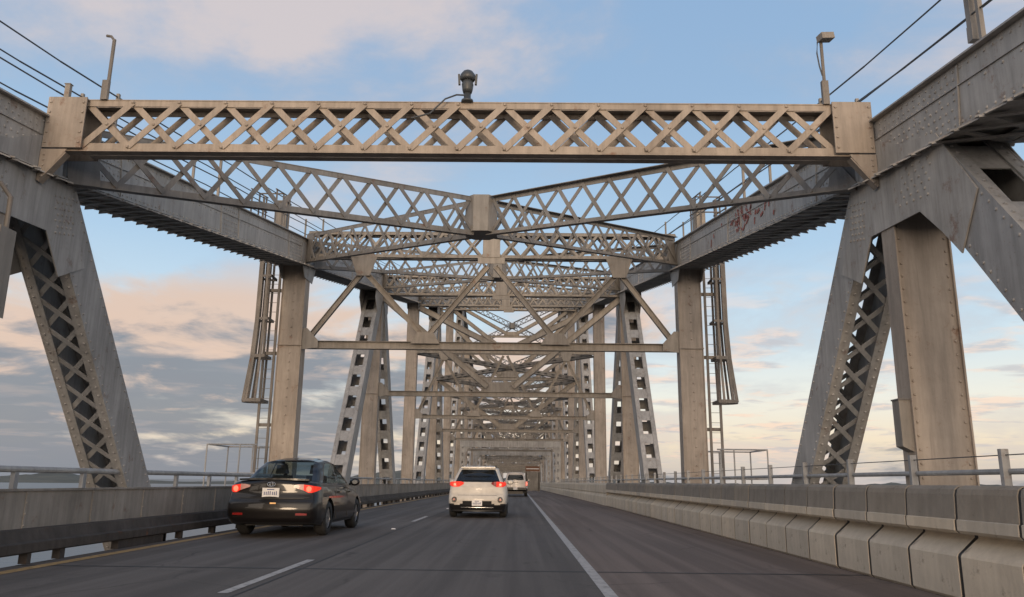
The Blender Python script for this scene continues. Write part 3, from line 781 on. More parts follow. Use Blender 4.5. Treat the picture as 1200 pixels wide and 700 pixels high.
n = len(prf)
for a, b in zip(rings[:-1], rings[1:]):
    for j in range(n-1): mb.f.append((a+j, a+j+1, b+j+1, b+j))
mb.f.append(tuple(rings[0]+j for j in range(n)))
tag(mb.build('barrier_wall', CONC), 'smooth continuous concrete barrier wall running on beyond the blocks', 'barrier')

# brown overhead-style sign board far along the shoulder
o = empty('road_sign', (1.75, 96, 0)); tag(o, 'small brown sign on a pale board far along the right shoulder', 'sign')
m = MB(); m.box(-0.85,0.85,0,0.06,2.35,2.95); m.build('sign_face', SIGNB, o)
m = MB(); m.box(-0.75,0.75,-0.012,-0.002,2.6,2.7); m.build('lettering', PLATE, o)
m = MB()
for sx in (-0.75,0.75): m.box(sx-0.05,sx+0.05,0.07,0.15,0,2.95)
m.build('post', STEEL, o)
m = MB(); m.box(-0.9,0.9,0.07,0.12,0.1,2.3); m.build('backing_board', STEEL, o)

# ------------------------------------------------------------------ cars
def interp(tab, u):
    if u <= tab[0][0]: return tab[0][1]
    for (a, va), (b, vb) in zip(tab[:-1], tab[1:]):
        if u <= b:
            t = (u-a)/(b-a); t = t*t*(3-2*t)*0.5+t*0.5
            return va+(vb-va)*t
    return tab[-1][1]
def ilin(tab, u):
    if u <= tab[0][0]: return tab[0][1]
    for (a, va), (b, vb) in zip(tab[:-1], tab[1:]):
        if u <= b: return va+(vb-va)*(u-a)/(b-a)
    return tab[-1][1]
def smooth_poly(pts, n):
    """Catmull-Rom resample of a polyline"""
    P = [Vector((*p, 0)) for p in pts]; out = []
    seg = len(P)-1
    for i in range(n+1):
        t = i/n*seg; k = min(int(t), seg-1); f = t-k
        p0 = P[max(k-1,0)]; p1 = P[k]; p2 = P[k+1]; p3 = P[min(k+2, seg)]
        v = 0.5*((2*p1)+(-p0+p2)*f+(2*p0-5*p1+4*p2-p3)*f*f+(-p0+3*p1-3*p2+p3)*f**3)
        out.append((v.x, v.y))
    return out
def shell(yr, yf, W, zb, zt, prof_fn, us, npts, bulge_r, bulge_f, nx=16):
    """closed lofted shell; returns MB with faces classed by callbacks later"""
    v = []; f = []; info = []
    rings = []
    for u in us:
        pr = smooth_poly(prof_fn(interp(W, u), interp(zb, u), interp(zt, u)), npts)
        ring = []
        for (x, z) in pr:
            y = interp(yr, z)*(1-u)+interp(yf, z)*u
            ring.append((x, y, z))
        rings.append(ring)
    def add(p): v.append(p); return len(v)-1
    idx = []
    for ring in rings:
        a = [add(p) for p in ring]; b = [a[i] if abs(ring[i][0]) < 1e-5 else add((-ring[i][0], ring[i][1], ring[i][2])) for i in range(len(ring))]
        idx.append((a, b))
    for (a0, b0), (a1, b1) in zip(idx[:-1], idx[1:]):
        for j in range(len(a0)-1):
            f.append((a0[j], a0[j+1], a1[j+1], a1[j])); f.append((b0[j+1], b0[j], b1[j], b1[j+1]))
    for (a, b), ring, s, bl in ((idx[0], rings[0], -1, bulge_r), (idx[-1], rings[-1], 1, bulge_f)):
        m = len(ring); half = nx
        rows = []
        for j in range(m):
            row = [a[j]]
            for i in range(1, half):
                t = 1-2*i/half; x = ring[j][0]*t
                row.append(add((x, ring[j][1]+s*bl*(1-t*t)*min(1, ring[j][0]/0.3), ring[j][2])))
            row.append(b[j]); rows.append(row)
        for j in range(m-1):
            for i in range(half): f.append((rows[j][i], rows[j][i+1], rows[j+1][i+1], rows[j+1][i]) if s < 0 else (rows[j][i+1], rows[j][i], rows[j+1][i], rows[j+1][i+1]))
    return v, f
def obj_from(v, f, name, mat, parent, smooth=True):
    used = sorted({i for q in f for i in q}); mp = {i: k for k, i in enumerate(used)}
    qs = []
    for q in f:
        t = [];
        for i in q:
            if mp[i] not in t: t.append(mp[i])
        if len(t) > 2: qs.append(tuple(t))
    mb = MB(); mb.v = [v[i] for i in used]; mb.f = qs
    o = mb.build(name, mat, parent, smooth)
    o.data.set_sharp_from_angle(angle=R(38))
    return o
def islands(faces):
    par = {}
    def find(a):
        while par.setdefault(a, a) != a: par[a] = par[par[a]]; a = par[a]
        return a
    for q in faces:
        for i in q[1:]: par[find(i)] = find(q[0])
    out = {}
    for q in faces: out.setdefault(find(q[0]), []).append(q)
    return list(out.values())
def cen(v, q): 
    n = len(q); return tuple(sum(v[i][k] for i in q)/n for k in range(3))
def lower_prof(bev=0.10, crown=0.03):
    def fn(W, zb, zt):
        h = zt-zb
        return [(0,zb),(W-0.15,zb),(W-0.05,zb+0.04),(W-0.005,zb+0.22*h),(W,zb+0.5*h),(W-0.02,zb+0.75*h),(W-0.06,zt-0.06),(W-bev-0.04,zt-0.005),(W*0.5,zt+crown*0.8),(0,zt+crown)]
    return fn
def cab_prof(th=0.17, crown=0.035):
    def fn(W, zb, zt):
        return [(0,zb),(W-0.02,zb),(W,zb+0.03),(W-th*0.5,(zb+zt)/2),(W-th+0.01,zt-0.09),(W-th-0.03,zt-0.035),(W-th-0.16,zt+0.0),(W*0.4,zt+crown*0.8),(0,zt+crown)]
    return fn
def wheel(parent, x, y, r, w, sgn):
    o = MB(); n = 28
    prof_ = [(r*0.62,-w/2),(r*0.9,-w/2-0.005),(r*0.985,-w/2+0.03),(r,-w/2+0.06),(r,w/2-0.06),(r*0.985,w/2-0.03),(r*0.9,w/2+0.005),(r*0.62,w/2)]
    rg = []
    for (rr, xx) in prof_:
        k = len(o.v); rg.append(k)
        for j in range(n): t = 2*math.pi*j/n; o.v.append((xx, rr*math.cos(t), rr*math.sin(t)))
    for a, b in zip(rg[:-1], rg[1:]):
        for j in range(n): j2 = (j+1) % n; o.f.append((a+j, a+j2, b+j2, b+j))
    wh = o.build('wheel', RUBBER, parent, True, loc=(x, y, r))
    m = MB()
    k = len(m.v)
    for rr, xx in ((r*0.64, sgn*(w/2-0.03)), (r*0.58, sgn*(w/2-0.015)), (r*0.56, sgn*(w/2-0.06))):
        for j in range(n): t = 2*math.pi*j/n; m.v.append((xx, rr*math.cos(t), rr*math.sin(t)))
    for a in (0, n):
        for j in range(n): j2 = (j+1) % n; m.f.append((a+j, a+j2, a+n+j2, a+n+j))
    m.f.append(tuple(2*n+j for j in range(n)))
    for s in range(5):
        t = 2*math.pi*s/5; d = Vector((0, math.cos(t), math.sin(t)))
        m.bar(Vector((sgn*(w/2-0.035),0,0)), Vector((sgn*(w/2-0.035),0,0))+d*r*0.6, 0.07, 0.03, up=(1,0,0))
    m.build('rim', RIM, wh)
def strip_patch(cols, thick=0.02, push=0.014):
    """cols: (x, y, zlo, zhi) - a curved strip lying just outside the body"""
    mb = MB(); n = len(cols)
    for (x, y, a, b) in cols:
        mb.v += [(x, y, a), (x, y, b)]
    for i in range(n-1): mb.f.append((2*i, 2*i+2, 2*i+3, 2*i+1))
    k = len(mb.v)
    for (x, y, a, b) in cols: mb.v += [(x*0.985, y+thick, a), (x*0.985, y+thick, b)]
    for i in range(n-1):
        mb.f.append((k+2*i, k+2*i+1, k+2*i+3, k+2*i+2)); mb.f.append((2*i, k+2*i, k+2*i+2, 2*i+2)); mb.f.append((2*i+1, 2*i+3, k+2*i+3, k+2*i+1))
    mb.f.append((0, 1, k+1, k)); mb.f.append((2*n-2, k+2*n-2, k+2*n-1, 2*n-1))
    return mb
def us_list(): return [0, 0.004, 0.01, 0.018, 0.03, 0.05]+[0.05+0.9*i/90 for i in range(1, 90)]+[0.95, 0.97, 0.985, 0.995, 1.0]
def build_car(name, loc, rz, S):
    root = empty(name, loc, rz)
    paint = S['paint']; Wd = S['w']/2
    Wt = [(0, Wd-0.20), (0.004, Wd-0.14), (0.012, Wd-0.085), (0.03, Wd-0.04), (0.09, Wd-0.005), (0.2, Wd), (0.8, Wd), (0.92, Wd-0.03), (0.98, Wd-0.15), (1, Wd-0.3)]
    v, f = shell(S['yr'], S['yf'], Wt, S['zb'], S['zt'], lower_prof(S.get('bev', 0.1), S.get('crown', 0.03)), us_list(), 56, S['bulge'], 0.1)
    def in_arch(c):
        return abs(c[0]) > Wd-0.34 and any((c[1]-yw)**2+(c[2]-S['r'])**2 < (S['r']+0.055)**2 for yw in S['wheels'])
    body, dark = [], []
    for q in f:
        c = cen(v, q)
        if in_arch(c): continue
        (dark if S['dark'](c) else body).append(q)
    b = obj_from(v, body, 'body', paint, root)
    if dark: obj_from(v, dark, 'lower_bumper', BLACK, root)
    # wheel housings and a dark floor pan
    m = MB()
    for yw in S['wheels']:
        for s in (-1, 1):
            n = 14; ra = S['r']+0.05; k = len(m.v)
            for i in range(n+1):
                t = math.pi*(-0.1+1.2*i/n)
                for xx in (s*(Wd-0.03), s*(Wd-0.36)): m.v.append((xx, yw+ra*math.cos(t), S['r']+ra*math.sin(t)))
            for i in range(n): m.f.append((k+2*i, k+2*i+1, k+2*i+3, k+2*i+2))
    m.box(-Wd+0.34, Wd-0.34, 0.35, S['len']-0.4, 0.2, 0.3); m.box(-Wd+0.36, Wd-0.36, 0.5, S['len']-0.8, 0.3, 0.6)
    m.build('wheel_housing', BLACK, root)
    # cabin
    C = S['cab']; Wc = C['w']/2
    Wct = [(0, Wc-0.10), (0.01, Wc-0.05), (0.04, Wc-0.015), (0.15, Wc), (0.85, Wc), (0.97, Wc-0.04), (1, Wc-0.12)]
    v, f = shell(C['yr'], C['yf'], Wct, [(0, C['zb']), (1, C['zb'])], C['zt'], cab_prof(C.get('th', 0.17)), us_list(), 64, C['bulge'], 0.12, 40)
    roof, rg, sg, fg = [], [], [], []
    for q in f:
        c = cen(v, q); k = C['cls'](c)
        if k == 'drop': continue
        (rg if k == 'rear' else sg if k == 'side' else fg if k == 'front' else roof).append(q)
    obj_from(v, roof, 'roof', paint, root)
    if rg: obj_from(v, rg, 'rear_window', S.get('rglass', GLASS_D), root)
    for grp in islands(sg):
        if len(grp) > 6: obj_from(v, grp, 'side_window', S.get('glass', GLASS_D), root)
    if fg: obj_from(v, fg, 'windscreen', GLASS, root)
    for yw in S['wheels']:
        for s in (-1, 1): wheel(root, s*(Wd-0.125), yw, S['r'], 0.215, s)
    # seats
    for sx in (-0.36, 0.36):
        m = MB(); sy = S['seat']
        m.hexa([(sx-.24,sy,.55),(sx+.24,sy,.55),(sx+.24,sy+.16,.55),(sx-.24,sy+.16,.55),(sx-.2,sy-.14,1.12),(sx+.2,sy-.14,1.12),(sx+.2,sy-.04,1.12),(sx-.2,sy-.04,1.12)])
        st = m.build('seat', SEAT, root)
        m = MB(); m.hexa([(sx-.13,sy-.17,1.15),(sx+.13,sy-.17,1.15),(sx+.13,sy-.07,1.15),(sx-.13,sy-.07,1.15),(sx-.1,sy-.18,1.33),(sx+.1,sy-.18,1.33),(sx+.1,sy-.09,1.33),(sx-.1,sy-.09,1.33)]); m.build('headrest', SEAT, st)
    return root
def plate(root, y, z, w=0.31, h=0.16):
    m = MB(); m.box(-w/2, w/2, y-0.012, y, z-h/2, z+h/2); p = m.build('number_plate', PLATE, root)
    m = MB(); random.seed(3)
    m.box(-w*0.22, w*0.2, y-0.0145, y-0.0125, z+h*0.27, z+h*0.38)
    for i in range(7):
        x = -w*0.4+i*w*0.115+(w*0.02 if i > 3 else 0); m.box(x, x+w*0.06, y-0.0145, y-0.0125, z-h*0.28, z-h*0.28+h*random.choice([0.36, 0.42]))
    m.build('characters', PLTXT, p)
    return p
def mirror(root, x, y, z, mat):
    s = 1 if x > 0 else -1
    m = MB(); m.tube([(x, y, z), (x, y+0.03, z), (x, y+0.12, z)], [0.05, 0.085, 0.05], 12)
    m.v = [(x+(a-x)*1.35+s*0.02, b, z+(c-z)*0.95) for a, b, c in m.v]
    m.bar((x-s*0.12, y+0.07, z-0.05), (x, y+0.07, z-0.03), 0.05, 0.04); o = m.build('door_mirror', mat, root, True)
    g = MB(); g.tube([(x+s*0.02, y-0.008, z), (x+s*0.02, y-0.002, z)], [0.048, 0.048], 12); g.v = [(x+(a-x)*1.3, b, z+(c-z)*0.9) for a, b, c in g.v]; g.build('mirror_glass', MIRG, o)

# ---- black sedan
def sed_cls(c):
    x, y, z = c; ax = abs(x)
    if z < 0.90: return 'drop'
    yr = interp(SED_C['yr'], z); yf = interp(SED_C['yf'], z)
    yr_edge = y-yr; 
    half = 0.76-(z-0.95)*0.44
    if yr_edge < 0.16 and 0.97 < z < 1.40 and ax < half-0.115: return 'rear'
    if yf-y < 0.16 and 0.97 < z < 1.40 and ax < half-0.08: return 'front'
    if 0.965 < z < 1.36 and ax > half-0.13:
        a = y-yr; b = yf-y
        if a > 0.34 and b > 0.16 and not (1.78-0.3*(z-1) < y-0.0 < 0) and not (2.10 < y < 2.17) : return 'side'
    return 'roof'
SED_C = dict(w=1.56, zb=0.86, yr=[(0.86,0.42),(0.95,0.52),(1.2,0.92),(1.38,1.28),(1.48,1.6)], yf=[(0.86,3.55),(1.0,3.35),(1.3,2.75),(1.42,2.45),(1.48,2.3)],
             zt=[(0,1.40),(0.5,1.445),(1,1.40)], bulge=0.10, cls=sed_cls, th=0.19)
SED = dict(paint=SEDANP, w=1.78, len=4.62, r=0.32, wheels=(1.02, 3.70), bulge=0.09, seat=1.95, rglass=GLASS, glass=GLASS,
    yr=[(0.2,0.14),(0.35,0.03),(0.5,0.0),(0.62,0.02),(0.68,0.06),(0.8,0.10),(0.95,0.10),(1.02,0.12)], yf=[(0.2,4.5),(0.5,4.62),(0.75,4.5),(0.9,4.3)],
    zb=[(0,0.24),(0.1,0.20),(0.9,0.2),(1,0.24)], zt=[(0,0.99),(0.03,1.0),(0.2,0.985),(0.55,0.95),(0.75,0.90),(1,0.70)], dark=lambda c: c[2] < 0.27, cab=SED_C)
sx_, sy_ = -4.74, 15.6
sedan = build_car('black_sedan', (sx_, sy_, 0.003), R(-0.5), SED)
sedan.scale = (1.02, 1.02, 1.05)
tag(sedan, 'black four door sedan with both brake lights lit in the left lane', 'car')
def sed_y(x, z): return interp(SED['yr'], z)-0.09*(1-min(1, abs(x)/0.69)**2)
for s in (-1, 1):
    cols = [(s*0.42, sed_y(0.42,0.9)-0.018, 0.895, 0.935), (s*0.52, sed_y(0.52,0.9)-0.02, 0.865, 0.95), (s*0.60, sed_y(0.60,0.9)-0.02, 0.84, 0.95)]
    strip_patch(cols).build('reversing_light', LENSC, sedan)
    cols = [(s*0.602, sed_y(0.60,0.9)-0.022, 0.845, 0.945), (s*0.69, sed_y(0.69,0.9)-0.016, 0.80, 0.935), (s*0.755, 0.11, 0.80, 0.925), (s*0.815, 0.20, 0.825, 0.915), (s*0.862, 0.34, 0.86, 0.90)]
    t = strip_patch(cols).build('tail_light', LIT, sedan)
    m = MB(); m.tube([(s*0.69, sed_y(0.69,0.86)-0.02, 0.865), (s*0.69, sed_y(0.69,0.86)-0.045, 0.865)], [0.055, 0.03], 14); m.build('bulb', LITHOT, t)
    strip_patch([(s*0.50, sed_y(0.5,0.4)-0.015, 0.40, 0.44), (s*0.70, sed_y(0.7,0.4)-0.005, 0.40, 0.44)]).build('reflector', LENSD, sedan)
m = MB(); cols = [(x/10*0.66, interp(SED['yr'], 1.0)+0.02-0.07*(1-(x/10)**2)-0.0, 1.015+0.012*(1-(x/10)**2), 1.045+0.014*(1-(x/10)**2)) for x in range(-10, 11)]
strip_patch(cols, thick=0.16).build('boot_spoiler', SEDANP, sedan)
plate(sedan, sed_y(0, 0.80)-0.012, 0.80, 0.32, 0.165)
m = MB(); pts = [(0.075*math.cos(t*math.pi/10), sed_y(0,0.93)-0.012, 0.945+0.04*math.sin(t*math.pi/10)) for t in range(21)]; m.tube(pts, 0.007, 6)
pts = [(0.03*math.cos(t*math.pi/8), sed_y(0,0.93)-0.012, 0.945+0.036*math.sin(t*math.pi/8)) for t in range(17)]; m.tube(pts, 0.006, 6); m.tube([(-0.045, sed_y(0,0.93)-0.012, 0.962),(0.045, sed_y(0,0.93)-0.012, 0.962)], 0.006, 6); m.build('emblem', CHROME, sedan)
m = MB(); m.box(0.02, 0.13, sed_y(0,0.62)-0.012, sed_y(0,0.62), 0.60, 0.625); m.build('plate_lamp', AMBER, sedan)
strip_patch([(x/8*0.62, sed_y(x/8*0.62,0.70)-0.006, 0.695, 0.703) for x in range(-8, 9)]).build('boot_seam', BLACK, sedan)
for s in (-1, 1):
    mirror(sedan, s*0.93, 2.95, 1.0, SEDANP)
    for yy in (1.75, 2.75):
        m = MB(); m.bar((s*0.888, yy, 0.80), (s*0.888, yy+0.2, 0.81), 0.03, 0.03); m.build('door_handle', SEDANP, sedan)
    for yy in (1.55, 2.6): 
        m = MB(); m.bar((s*0.891, yy, 0.3), (s*0.872, yy-0.02, 0.9), 0.006, 0.012, up=(1,0,0)); m.build('door_seam', BLACK, sedan)

# ---- white hatchback crossover
def suv_cls(c):
    x, y, z = c; ax = abs(x)
    if z < 0.96: return 'drop'
    yr = interp(SUV_C['yr'], z); yf = interp(SUV_C['yf'], z); half = 0.80-(z-1.0)*0.42
    if y-yr < 0.12 and 1.085 < z < 1.45 and ax < min(half-0.075, 0.66+(1.45-z)*0.5): return 'rear'
    if yf-y < 0.16 and 1.06 < z < 1.48 and ax < half-0.08: return 'front'
    if 1.06 < z < 1.45 and ax > half-0.13:
        a = y-yr; b = yf-y
        if a > 0.42 and b > 0.18 and not (1.9 < y < 1.98): return 'side'
    return 'roof'
SUV_C = dict(w=1.66, zb=0.92, yr=[(0.92,0.10),(1.08,0.16),(1.25,0.32),(1.42,0.52),(1.56,0.58)], yf=[(0.92,3.35),(1.1,3.15),(1.35,2.75),(1.5,2.4),(1.56,2.2)],
             zt=[(0,1.52),(0.4,1.55),(1,1.47)], bulge=0.09, cls=suv_cls, th=0.20)
SUV = dict(paint=WHITEP, w=1.82, len=4.36, r=0.335, wheels=(0.86, 3.52), bulge=0.10, seat=1.75, rglass=GLASS_D, glass=GLASS_D,
    yr=[(0.24,0.14),(0.38,0.04),(0.55,0.0),(0.66,0.03),(0.72,0.08),(0.9,0.10),(1.06,0.15)], yf=[(0.2,4.25),(0.5,4.36),(0.8,4.3),(0.95,4.1)],
    zb=[(0,0.19),(0.1,0.17),(0.9,0.2),(1,0.26)], zt=[(0,1.06),(0.3,1.06),(0.7,1.0),(1,0.8)], dark=lambda c: c[2] < 0.41 or (c[2] < 0.52 and c[1] < 0.5 and abs(c[0]) < 0.42+(0.50-c[2])*1.2), cab=SUV_C, bev=0.05, crown=0.01)
suv = build_car('white_hatchback', (-1.24, 25.0, 0.003), 0, SUV)
tag(suv, 'white crossover hatchback with red tail lights driving right of the dashed lane line', 'car')
def suv_y(x, z): return interp(SUV['yr'], z)-0.10*(1-min(1, abs(x)/0.71)**2)
for s in (-1, 1):
    cols = [(s*0.43, suv_y(0.43,1.0)-0.02, 1.02, 1.06), (s*0.50, suv_y(0.5,1.0)-0.02, 0.965, 1.085), (s*0.58, suv_y(0.58,0.98)-0.02, 0.93, 1.09)]
    strip_patch(cols).build('inner_lamp', LENSD if s > 0 else LIT, suv)
    cols = [(s*0.582, suv_y(0.58,0.98)-0.022, 0.93, 1.09), (s*0.70, suv_y(0.70,0.98)-0.012, 0.925, 1.085), (s*0.78, 0.13, 0.935, 1.08), (s*0.855, 0.26, 0.96, 1.07), (s*0.885, 0.42, 0.99, 1.055)]
    t = strip_patch(cols).build('tail_light', LIT, suv)
    m = MB(); m.tube([(s*0.70, suv_y(0.7,0.98)-0.016, 1.0), (s*0.70, suv_y(0.7,0.98)-0.032, 1.0)], [0.05, 0.03], 12); m.build('bulb', LITHOT, t)
    m = MB(); m.tube([(s*0.70, suv_y(0.7,0.54)-0.0, 0.55), (s*0.70, suv_y(0.7,0.54)-0.03, 0.55)], [0.085, 0.075], 14); fl_ = m.build('fog_lamp', BLACK, suv)
    m = MB(); m.tube([(s*0.71, suv_y(0.7,0.54)-0.032, 0.55), (s*0.71, suv_y(0.7,0.54)-0.04, 0.55)], [0.04, 0.035], 12); m.build('lens', LENSD, fl_)
    mirror(suv, s*0.96, 2.75, 1.08, WHITEP)
    m = MB(); m.bar((s*0.52, 0.62, 1.565), (s*0.53, 2.2, 1.575), 0.035, 0.04); m.build('roof_rail', BLACK, suv)
plate(suv, suv_y(0, 0.44)-0.012, 0.45, 0.31, 0.16)
strip_patch([(x/8*0.60, suv_y(x/8*0.6,0.68)-0.004, 0.675, 0.684) for x in range(-8, 9)]).build('tailgate_seam', BLACK, suv)
strip_patch([(x/8*0.5, suv_y(x/8*0.5,0.3)-0.02, 0.31, 0.345) for x in range(-8, 9)]).build('skid_trim', CHROME, suv)
m = MB(); m.hexa([(-.55,0.42,1.5),(.55,0.42,1.5),(.5,0.62,1.5),(-.5,0.62,1.5),(-.53,0.42,1.535),(.53,0.42,1.535),(.5,0.7,1.575),(-.5,0.7,1.575)]); m.build('roof_spoiler', WHITEP, suv)

# ---- white pickup far ahead
def pk_cls(c):
    x, y, z = c; ax = abs(x)
    if z < 1.08: return 'drop'
    yr = interp(PK_C['yr'], z); yf = interp(PK_C['yf'], z); half = 0.80-(z-1.1)*0.3
    if y-yr < 0.08 and 1.24 < z < 1.66 and ax < half-0.08: return 'rear'
    if yf-y < 0.16 and 1.22 < z < 1.7 and ax < half-0.08: return 'front'
    if 1.22 < z < 1.66 and ax > half-0.13 and y-yr > 0.2 and yf-y > 0.2: return 'side'
    return 'roof'
PK_C = dict(w=1.68, zb=1.05, yr=[(1.05,1.85),(1.3,1.88),(1.6,1.96),(1.8,2.0)], yf=[(1.05,4.3),(1.3,4.0),(1.6,3.5),(1.8,3.2)],
            zt=[(0,1.80),(0.5,1.83),(1,1.78)], bulge=0.05, cls=pk_cls, th=0.16)
PK = dict(paint=SILVER, w=1.90, len=5.3, r=0.39, wheels=(1.15, 4.35), bulge=0.03, seat=3.0,
    yr=[(0.4,0.1),(0.55,0.0),(0.66,0.0),(0.70,0.12),(1.18,0.12)], yf=[(0.3,5.2),(0.7,5.3),(1.1,5.2)],
    zb=[(0,0.5),(0.1,0.38),(0.9,0.38),(1,0.45)], zt=[(0,1.16),(0.6,1.16),(0.8,1.12),(1,1.0)], dark=lambda c: c[2] < 0.62 and c[1] < 0.5, cab=PK_C, bev=0.03, crown=0.0)
pk = build_car('pickup_truck', (-0.18, 62.5, 0.003), 0, PK)
tag(pk, 'pale pickup truck with a lit red tail light beyond the hatchback', 'truck')
for s in (-1, 1):
    m = MB(); m.box(min(s*0.80,s*0.93), max(s*0.80,s*0.93), 0.06, 0.14, 0.82, 1.12); m.build('tail_light', LIT, pk)
    mirror(pk, s*1.05, 3.9, 1.25, BLACK)
m = MB(); m.box(-0.85, 0.85, -0.06, 0.02, 0.52, 0.68); m.build('bumper', BLACK, pk)
m = MB(); m.box(-0.22, 0.22, 0.07, 0.10, 1.06, 1.10); m.build('tailgate_handle', BLACK, pk)
plate(pk, -0.062, 0.60)

# ------------------------------------------------------------------ water, hills
m, nt, b, out = new_mat('bay_water'); L = nt.links.new
b.inputs['Base Color'].default_value = (0.03, 0.045, 0.055, 1); b.inputs['Roughness'].default_value = 0.28; b.inputs['IOR'].default_value = 1.33
tc = nt.nodes.new('ShaderNodeTexCoord'); n_ = N(nt, 'ShaderNodeTexNoise', Scale=0.12, Detail=8, Roughness=0.6); L(tc.outputs['Object'], n_.inputs['Vector'])
bp = N(nt, 'ShaderNodeBump', Strength=0.5, Distance=1.2); L(n_.outputs[0], bp.inputs['Height']); L(bp.outputs[0], b.inputs['Normal'])
WZ = -42
mb = MB(); mb.quad((-45000,-20000,WZ),(45000,-20000,WZ),(45000,50000,WZ),(-45000,50000,WZ)); tag(mb.build('water', m), kind='structure')
mh, nt, b, out = new_mat('distant_hills'); L = nt.links.new
tc = nt.nodes.new('ShaderNodeTexCoord'); n_ = N(nt, 'ShaderNodeTexNoise', Scale=0.004, Detail=8); L(tc.outputs['Object'], n_.inputs['Vector'])
r = ramp(nt, [(0.35, (0.045, 0.05, 0.04)), (0.65, (0.10, 0.095, 0.07))]); L(n_.outputs[0], r.inputs[0]); L(r.outputs[0], b.inputs['Base Color']); b.inputs['Roughness'].default_value = 0.95
from mathutils import noise as mn
mb = MB(); na, nr = 260, 8
ht = [(-40, 40), (-33, 60), (-29, 95), (-27, 40), (-22, 20), (-14, 60), (-11, 110), (-8.5, 175), (-6, 140), (-3, 120), (0, 110), (4, 120), (8, 90), (12, 70), (18, 50), (25, 80), (32, 60), (40, 50)]
for i in range(na+1):
    az = -40+80*i/na
    h = interp(ht, az)
    for j in range(nr+1):
        d = 7000+3500*j/nr; e = math.sin(math.pi*j/nr)
        hh = h*e*(0.75+0.5*mn.noise(Vector((az*0.35, j*0.7, 1.0)))+0.22*mn.noise(Vector((az*1.7, j*1.3, 4.0)))+0.1*mn.noise(Vector((az*5, j*2, 9.0))))
        mb.v.append((d*math.sin(R(az)), d*math.cos(R(az)), WZ-2+max(0, hh)))
for i in range(na):
    for j in range(nr):
        a = i*(nr+1)+j; mb.f.append((a, a+1, a+nr+2, a+nr+1))
tag(mb.build('hills', mh, None, True), kind='structure')

# ------------------------------------------------------------------ sky and light
SUN_EL, SUN_AZ = 7.0, 181.0      # low evening sun behind the camera
w = bpy.data.worlds.new('World'); SC.world = w; w.use_nodes = True
nt = w.node_tree; nt.nodes.clear(); L = nt.links.new
out = nt.nodes.new('ShaderNodeOutputWorld'); bg = nt.nodes.new('ShaderNodeBackground'); L(bg.outputs[0], out.inputs[0])
bg.inputs['Strength'].default_value = 0.125
sky = nt.nodes.new('ShaderNodeTexSky'); sky.sky_type = 'NISHITA'; sky.sun_disc = False
sky.sun_elevation = R(SUN_EL); sky.sun_rotation = R(SUN_AZ); sky.air_density = 1.2; sky.dust_density = 2.0; sky.ozone_density = 1.5
tc = nt.nodes.new('ShaderNodeTexCoord'); sep = nt.nodes.new('ShaderNodeSeparateXYZ'); L(tc.outputs['Generated'], sep.inputs[0])
def math_(op, a, b=None, clamp=False):
    m = nt.nodes.new('ShaderNodeMath'); m.operation = op; m.use_clamp = clamp
    for i, v in enumerate((a, b)):
        if v is None: continue
        if hasattr(v, 'is_output'): L(v, m.inputs[i])
        else: m.inputs[i].default_value = v
    return m.outputs[0]
def maprange(v, a, b, c=0.0, d=1.0):
    m = nt.nodes.new('ShaderNodeMapRange'); m.interpolation_type = 'SMOOTHSTEP'; L(v, m.inputs[0])
    for i, q in enumerate((a, b, c, d)): m.inputs[i+1].default_value = q
    return m.outputs[0]
K = 10.0                             # ramp colours are written as displayed radiance, divided by the strength
def K3(c): return tuple(x*K for x in c)
rp = ramp(nt, [(0.0, (0.50, 0.45, 0.42)), (0.05, (0.80, 0.68, 0.52)), (0.10, (0.76, 0.75, 0.68)), (0.17, (0.56, 0.68, 0.76)), (0.28, (0.38, 0.54, 0.71)), (0.45, (0.27, 0.41, 0.60)), (1.0, (0.16, 0.29, 0.52))])
L(sep.outputs[2], rp.inputs[0])
vs = nt.nodes.new('ShaderNodeVectorMath'); vs.operation = 'SCALE'; L(rp.outputs[0], vs.inputs[0]); vs.inputs['Scale'].default_value = K
base = mixc(nt, 0.88, sky.outputs[0], vs.outputs[0])
# cloud layers on a plane above the viewer
def cloud(scale, den, off, detail=9, rough=0.56, stretch=(1, 1, 1), dist=0.3):
    z = math_('ADD', sep.outputs[2], den)
    x = math_('DIVIDE', sep.outputs[0], z); y = math_('DIVIDE', sep.outputs[1], z)
    cb = nt.nodes.new('ShaderNodeCombineXYZ'); L(x, cb.inputs[0]); L(y, cb.inputs[1]); cb.inputs[2].default_value = off
    mp = nt.nodes.new('ShaderNodeMapping'); mp.inputs['Scale'].default_value = stretch; mp.inputs['Location'].default_value = (off, off*0.7, 0); L(cb.outputs[0], mp.inputs[0])
    n = N(nt, 'ShaderNodeTexNoise', Scale=scale, Detail=detail, Roughness=rough, Distortion=dist); L(mp.outputs[0], n.inputs['Vector'])
    return n.outputs[0]
left = maprange(sep.outputs[0], 0.05, -0.35)                      # more cloud to the left
lowb = maprange(sep.outputs[2], 0.275, 0.20)
# soft high cloud
c1 = cloud(1.5, 0.25, 3.1, detail=12, rough=0.6)
ctr = math_('MULTIPLY', maprange(math_('ABSOLUTE', math_('ADD', sep.outputs[0], 0.17)), 0.42, 0.05), maprange(sep.outputs[2], 0.25, 0.42))
c1 = math_('ADD', c1, math_('MULTIPLY', ctr, 0.10))
m1 = maprange(c1, 0.44, 0.68)
col1 = mixc(nt, maprange(c1, 0.48, 0.70), K3((0.34, 0.38, 0.46)), K3((0.68, 0.54, 0.46)))
s1 = mixc(nt, math_('MULTIPLY', m1, 0.62), base, col1)
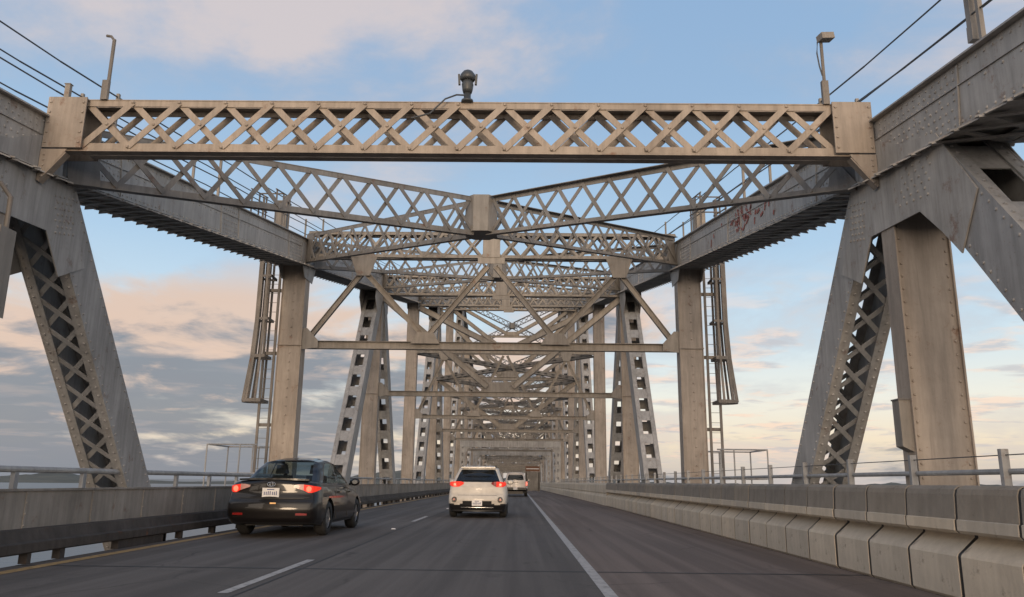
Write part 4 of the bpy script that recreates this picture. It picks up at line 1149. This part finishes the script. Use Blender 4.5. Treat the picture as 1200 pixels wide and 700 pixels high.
# heavier bank low on the left, thinner on the right
c2 = cloud(1.1, 0.14, 7.7, detail=11, rough=0.56, stretch=(1.0, 0.8, 1))
thr = math_('ADD', c2, math_('MULTIPLY', math_('MULTIPLY', left, lowb), 0.20))
m2 = math_('MULTIPLY', maprange(thr, 0.52, 0.66), lowb)
c3 = cloud(1.9, 0.14, 12.3, detail=11, rough=0.58)
lit = maprange(math_('ADD', c3, math_('MULTIPLY', math_('SUBTRACT', sep.outputs[2], 0.135), 2.4)), 0.46, 0.62)
col2 = mixc(nt, lit, K3((0.18, 0.20, 0.235)), K3((0.62, 0.455, 0.355)))
s2 = mixc(nt, math_('MULTIPLY', m2, 0.88), s1, col2)
c4 = cloud(2.4, 0.07, 21.3, detail=7, rough=0.5, stretch=(0.8, 1.0, 1))
band = math_('MULTIPLY', maprange(sep.outputs[2], 0.0, 0.05), maprange(sep.outputs[2], 0.27, 0.16))
m4 = math_('MULTIPLY', math_('MULTIPLY', math_('MULTIPLY', maprange(c4, 0.50, 0.64), band), 0.62), math_('SUBTRACT', 1.0, math_('MULTIPLY', left, 0.8)))
c5 = cloud(4.5, 0.09, 31.3, detail=5)
s2 = mixc(nt, m4, s2, mixc(nt, maprange(c5, 0.42, 0.58), K3((0.44, 0.42, 0.44)), K3((0.80, 0.58, 0.45))))
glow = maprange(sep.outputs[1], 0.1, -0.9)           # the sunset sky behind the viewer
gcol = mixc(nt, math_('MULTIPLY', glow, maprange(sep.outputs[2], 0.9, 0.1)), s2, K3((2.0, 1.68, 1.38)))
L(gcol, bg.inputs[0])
sd = bpy.data.lights.new('sun', 'SUN'); sd.energy = 1.5; sd.angle = R(14); sd.color = (1.0, 0.74, 0.50)
so = bpy.data.objects.new('sun', sd); COL.objects.link(so)
az = R(SUN_AZ); el = R(SUN_EL)
dvec = Vector((math.sin(az)*math.cos(el), math.cos(az)*math.cos(el), math.sin(el)))
so.rotation_euler = dvec.to_track_quat('Z', 'Y').to_euler()
SC.view_settings.view_transform = 'Standard'; SC.view_settings.look = 'None'; SC.view_settings.exposure = 0; SC.view_settings.gamma = 1
SC.cycles.use_denoising = True
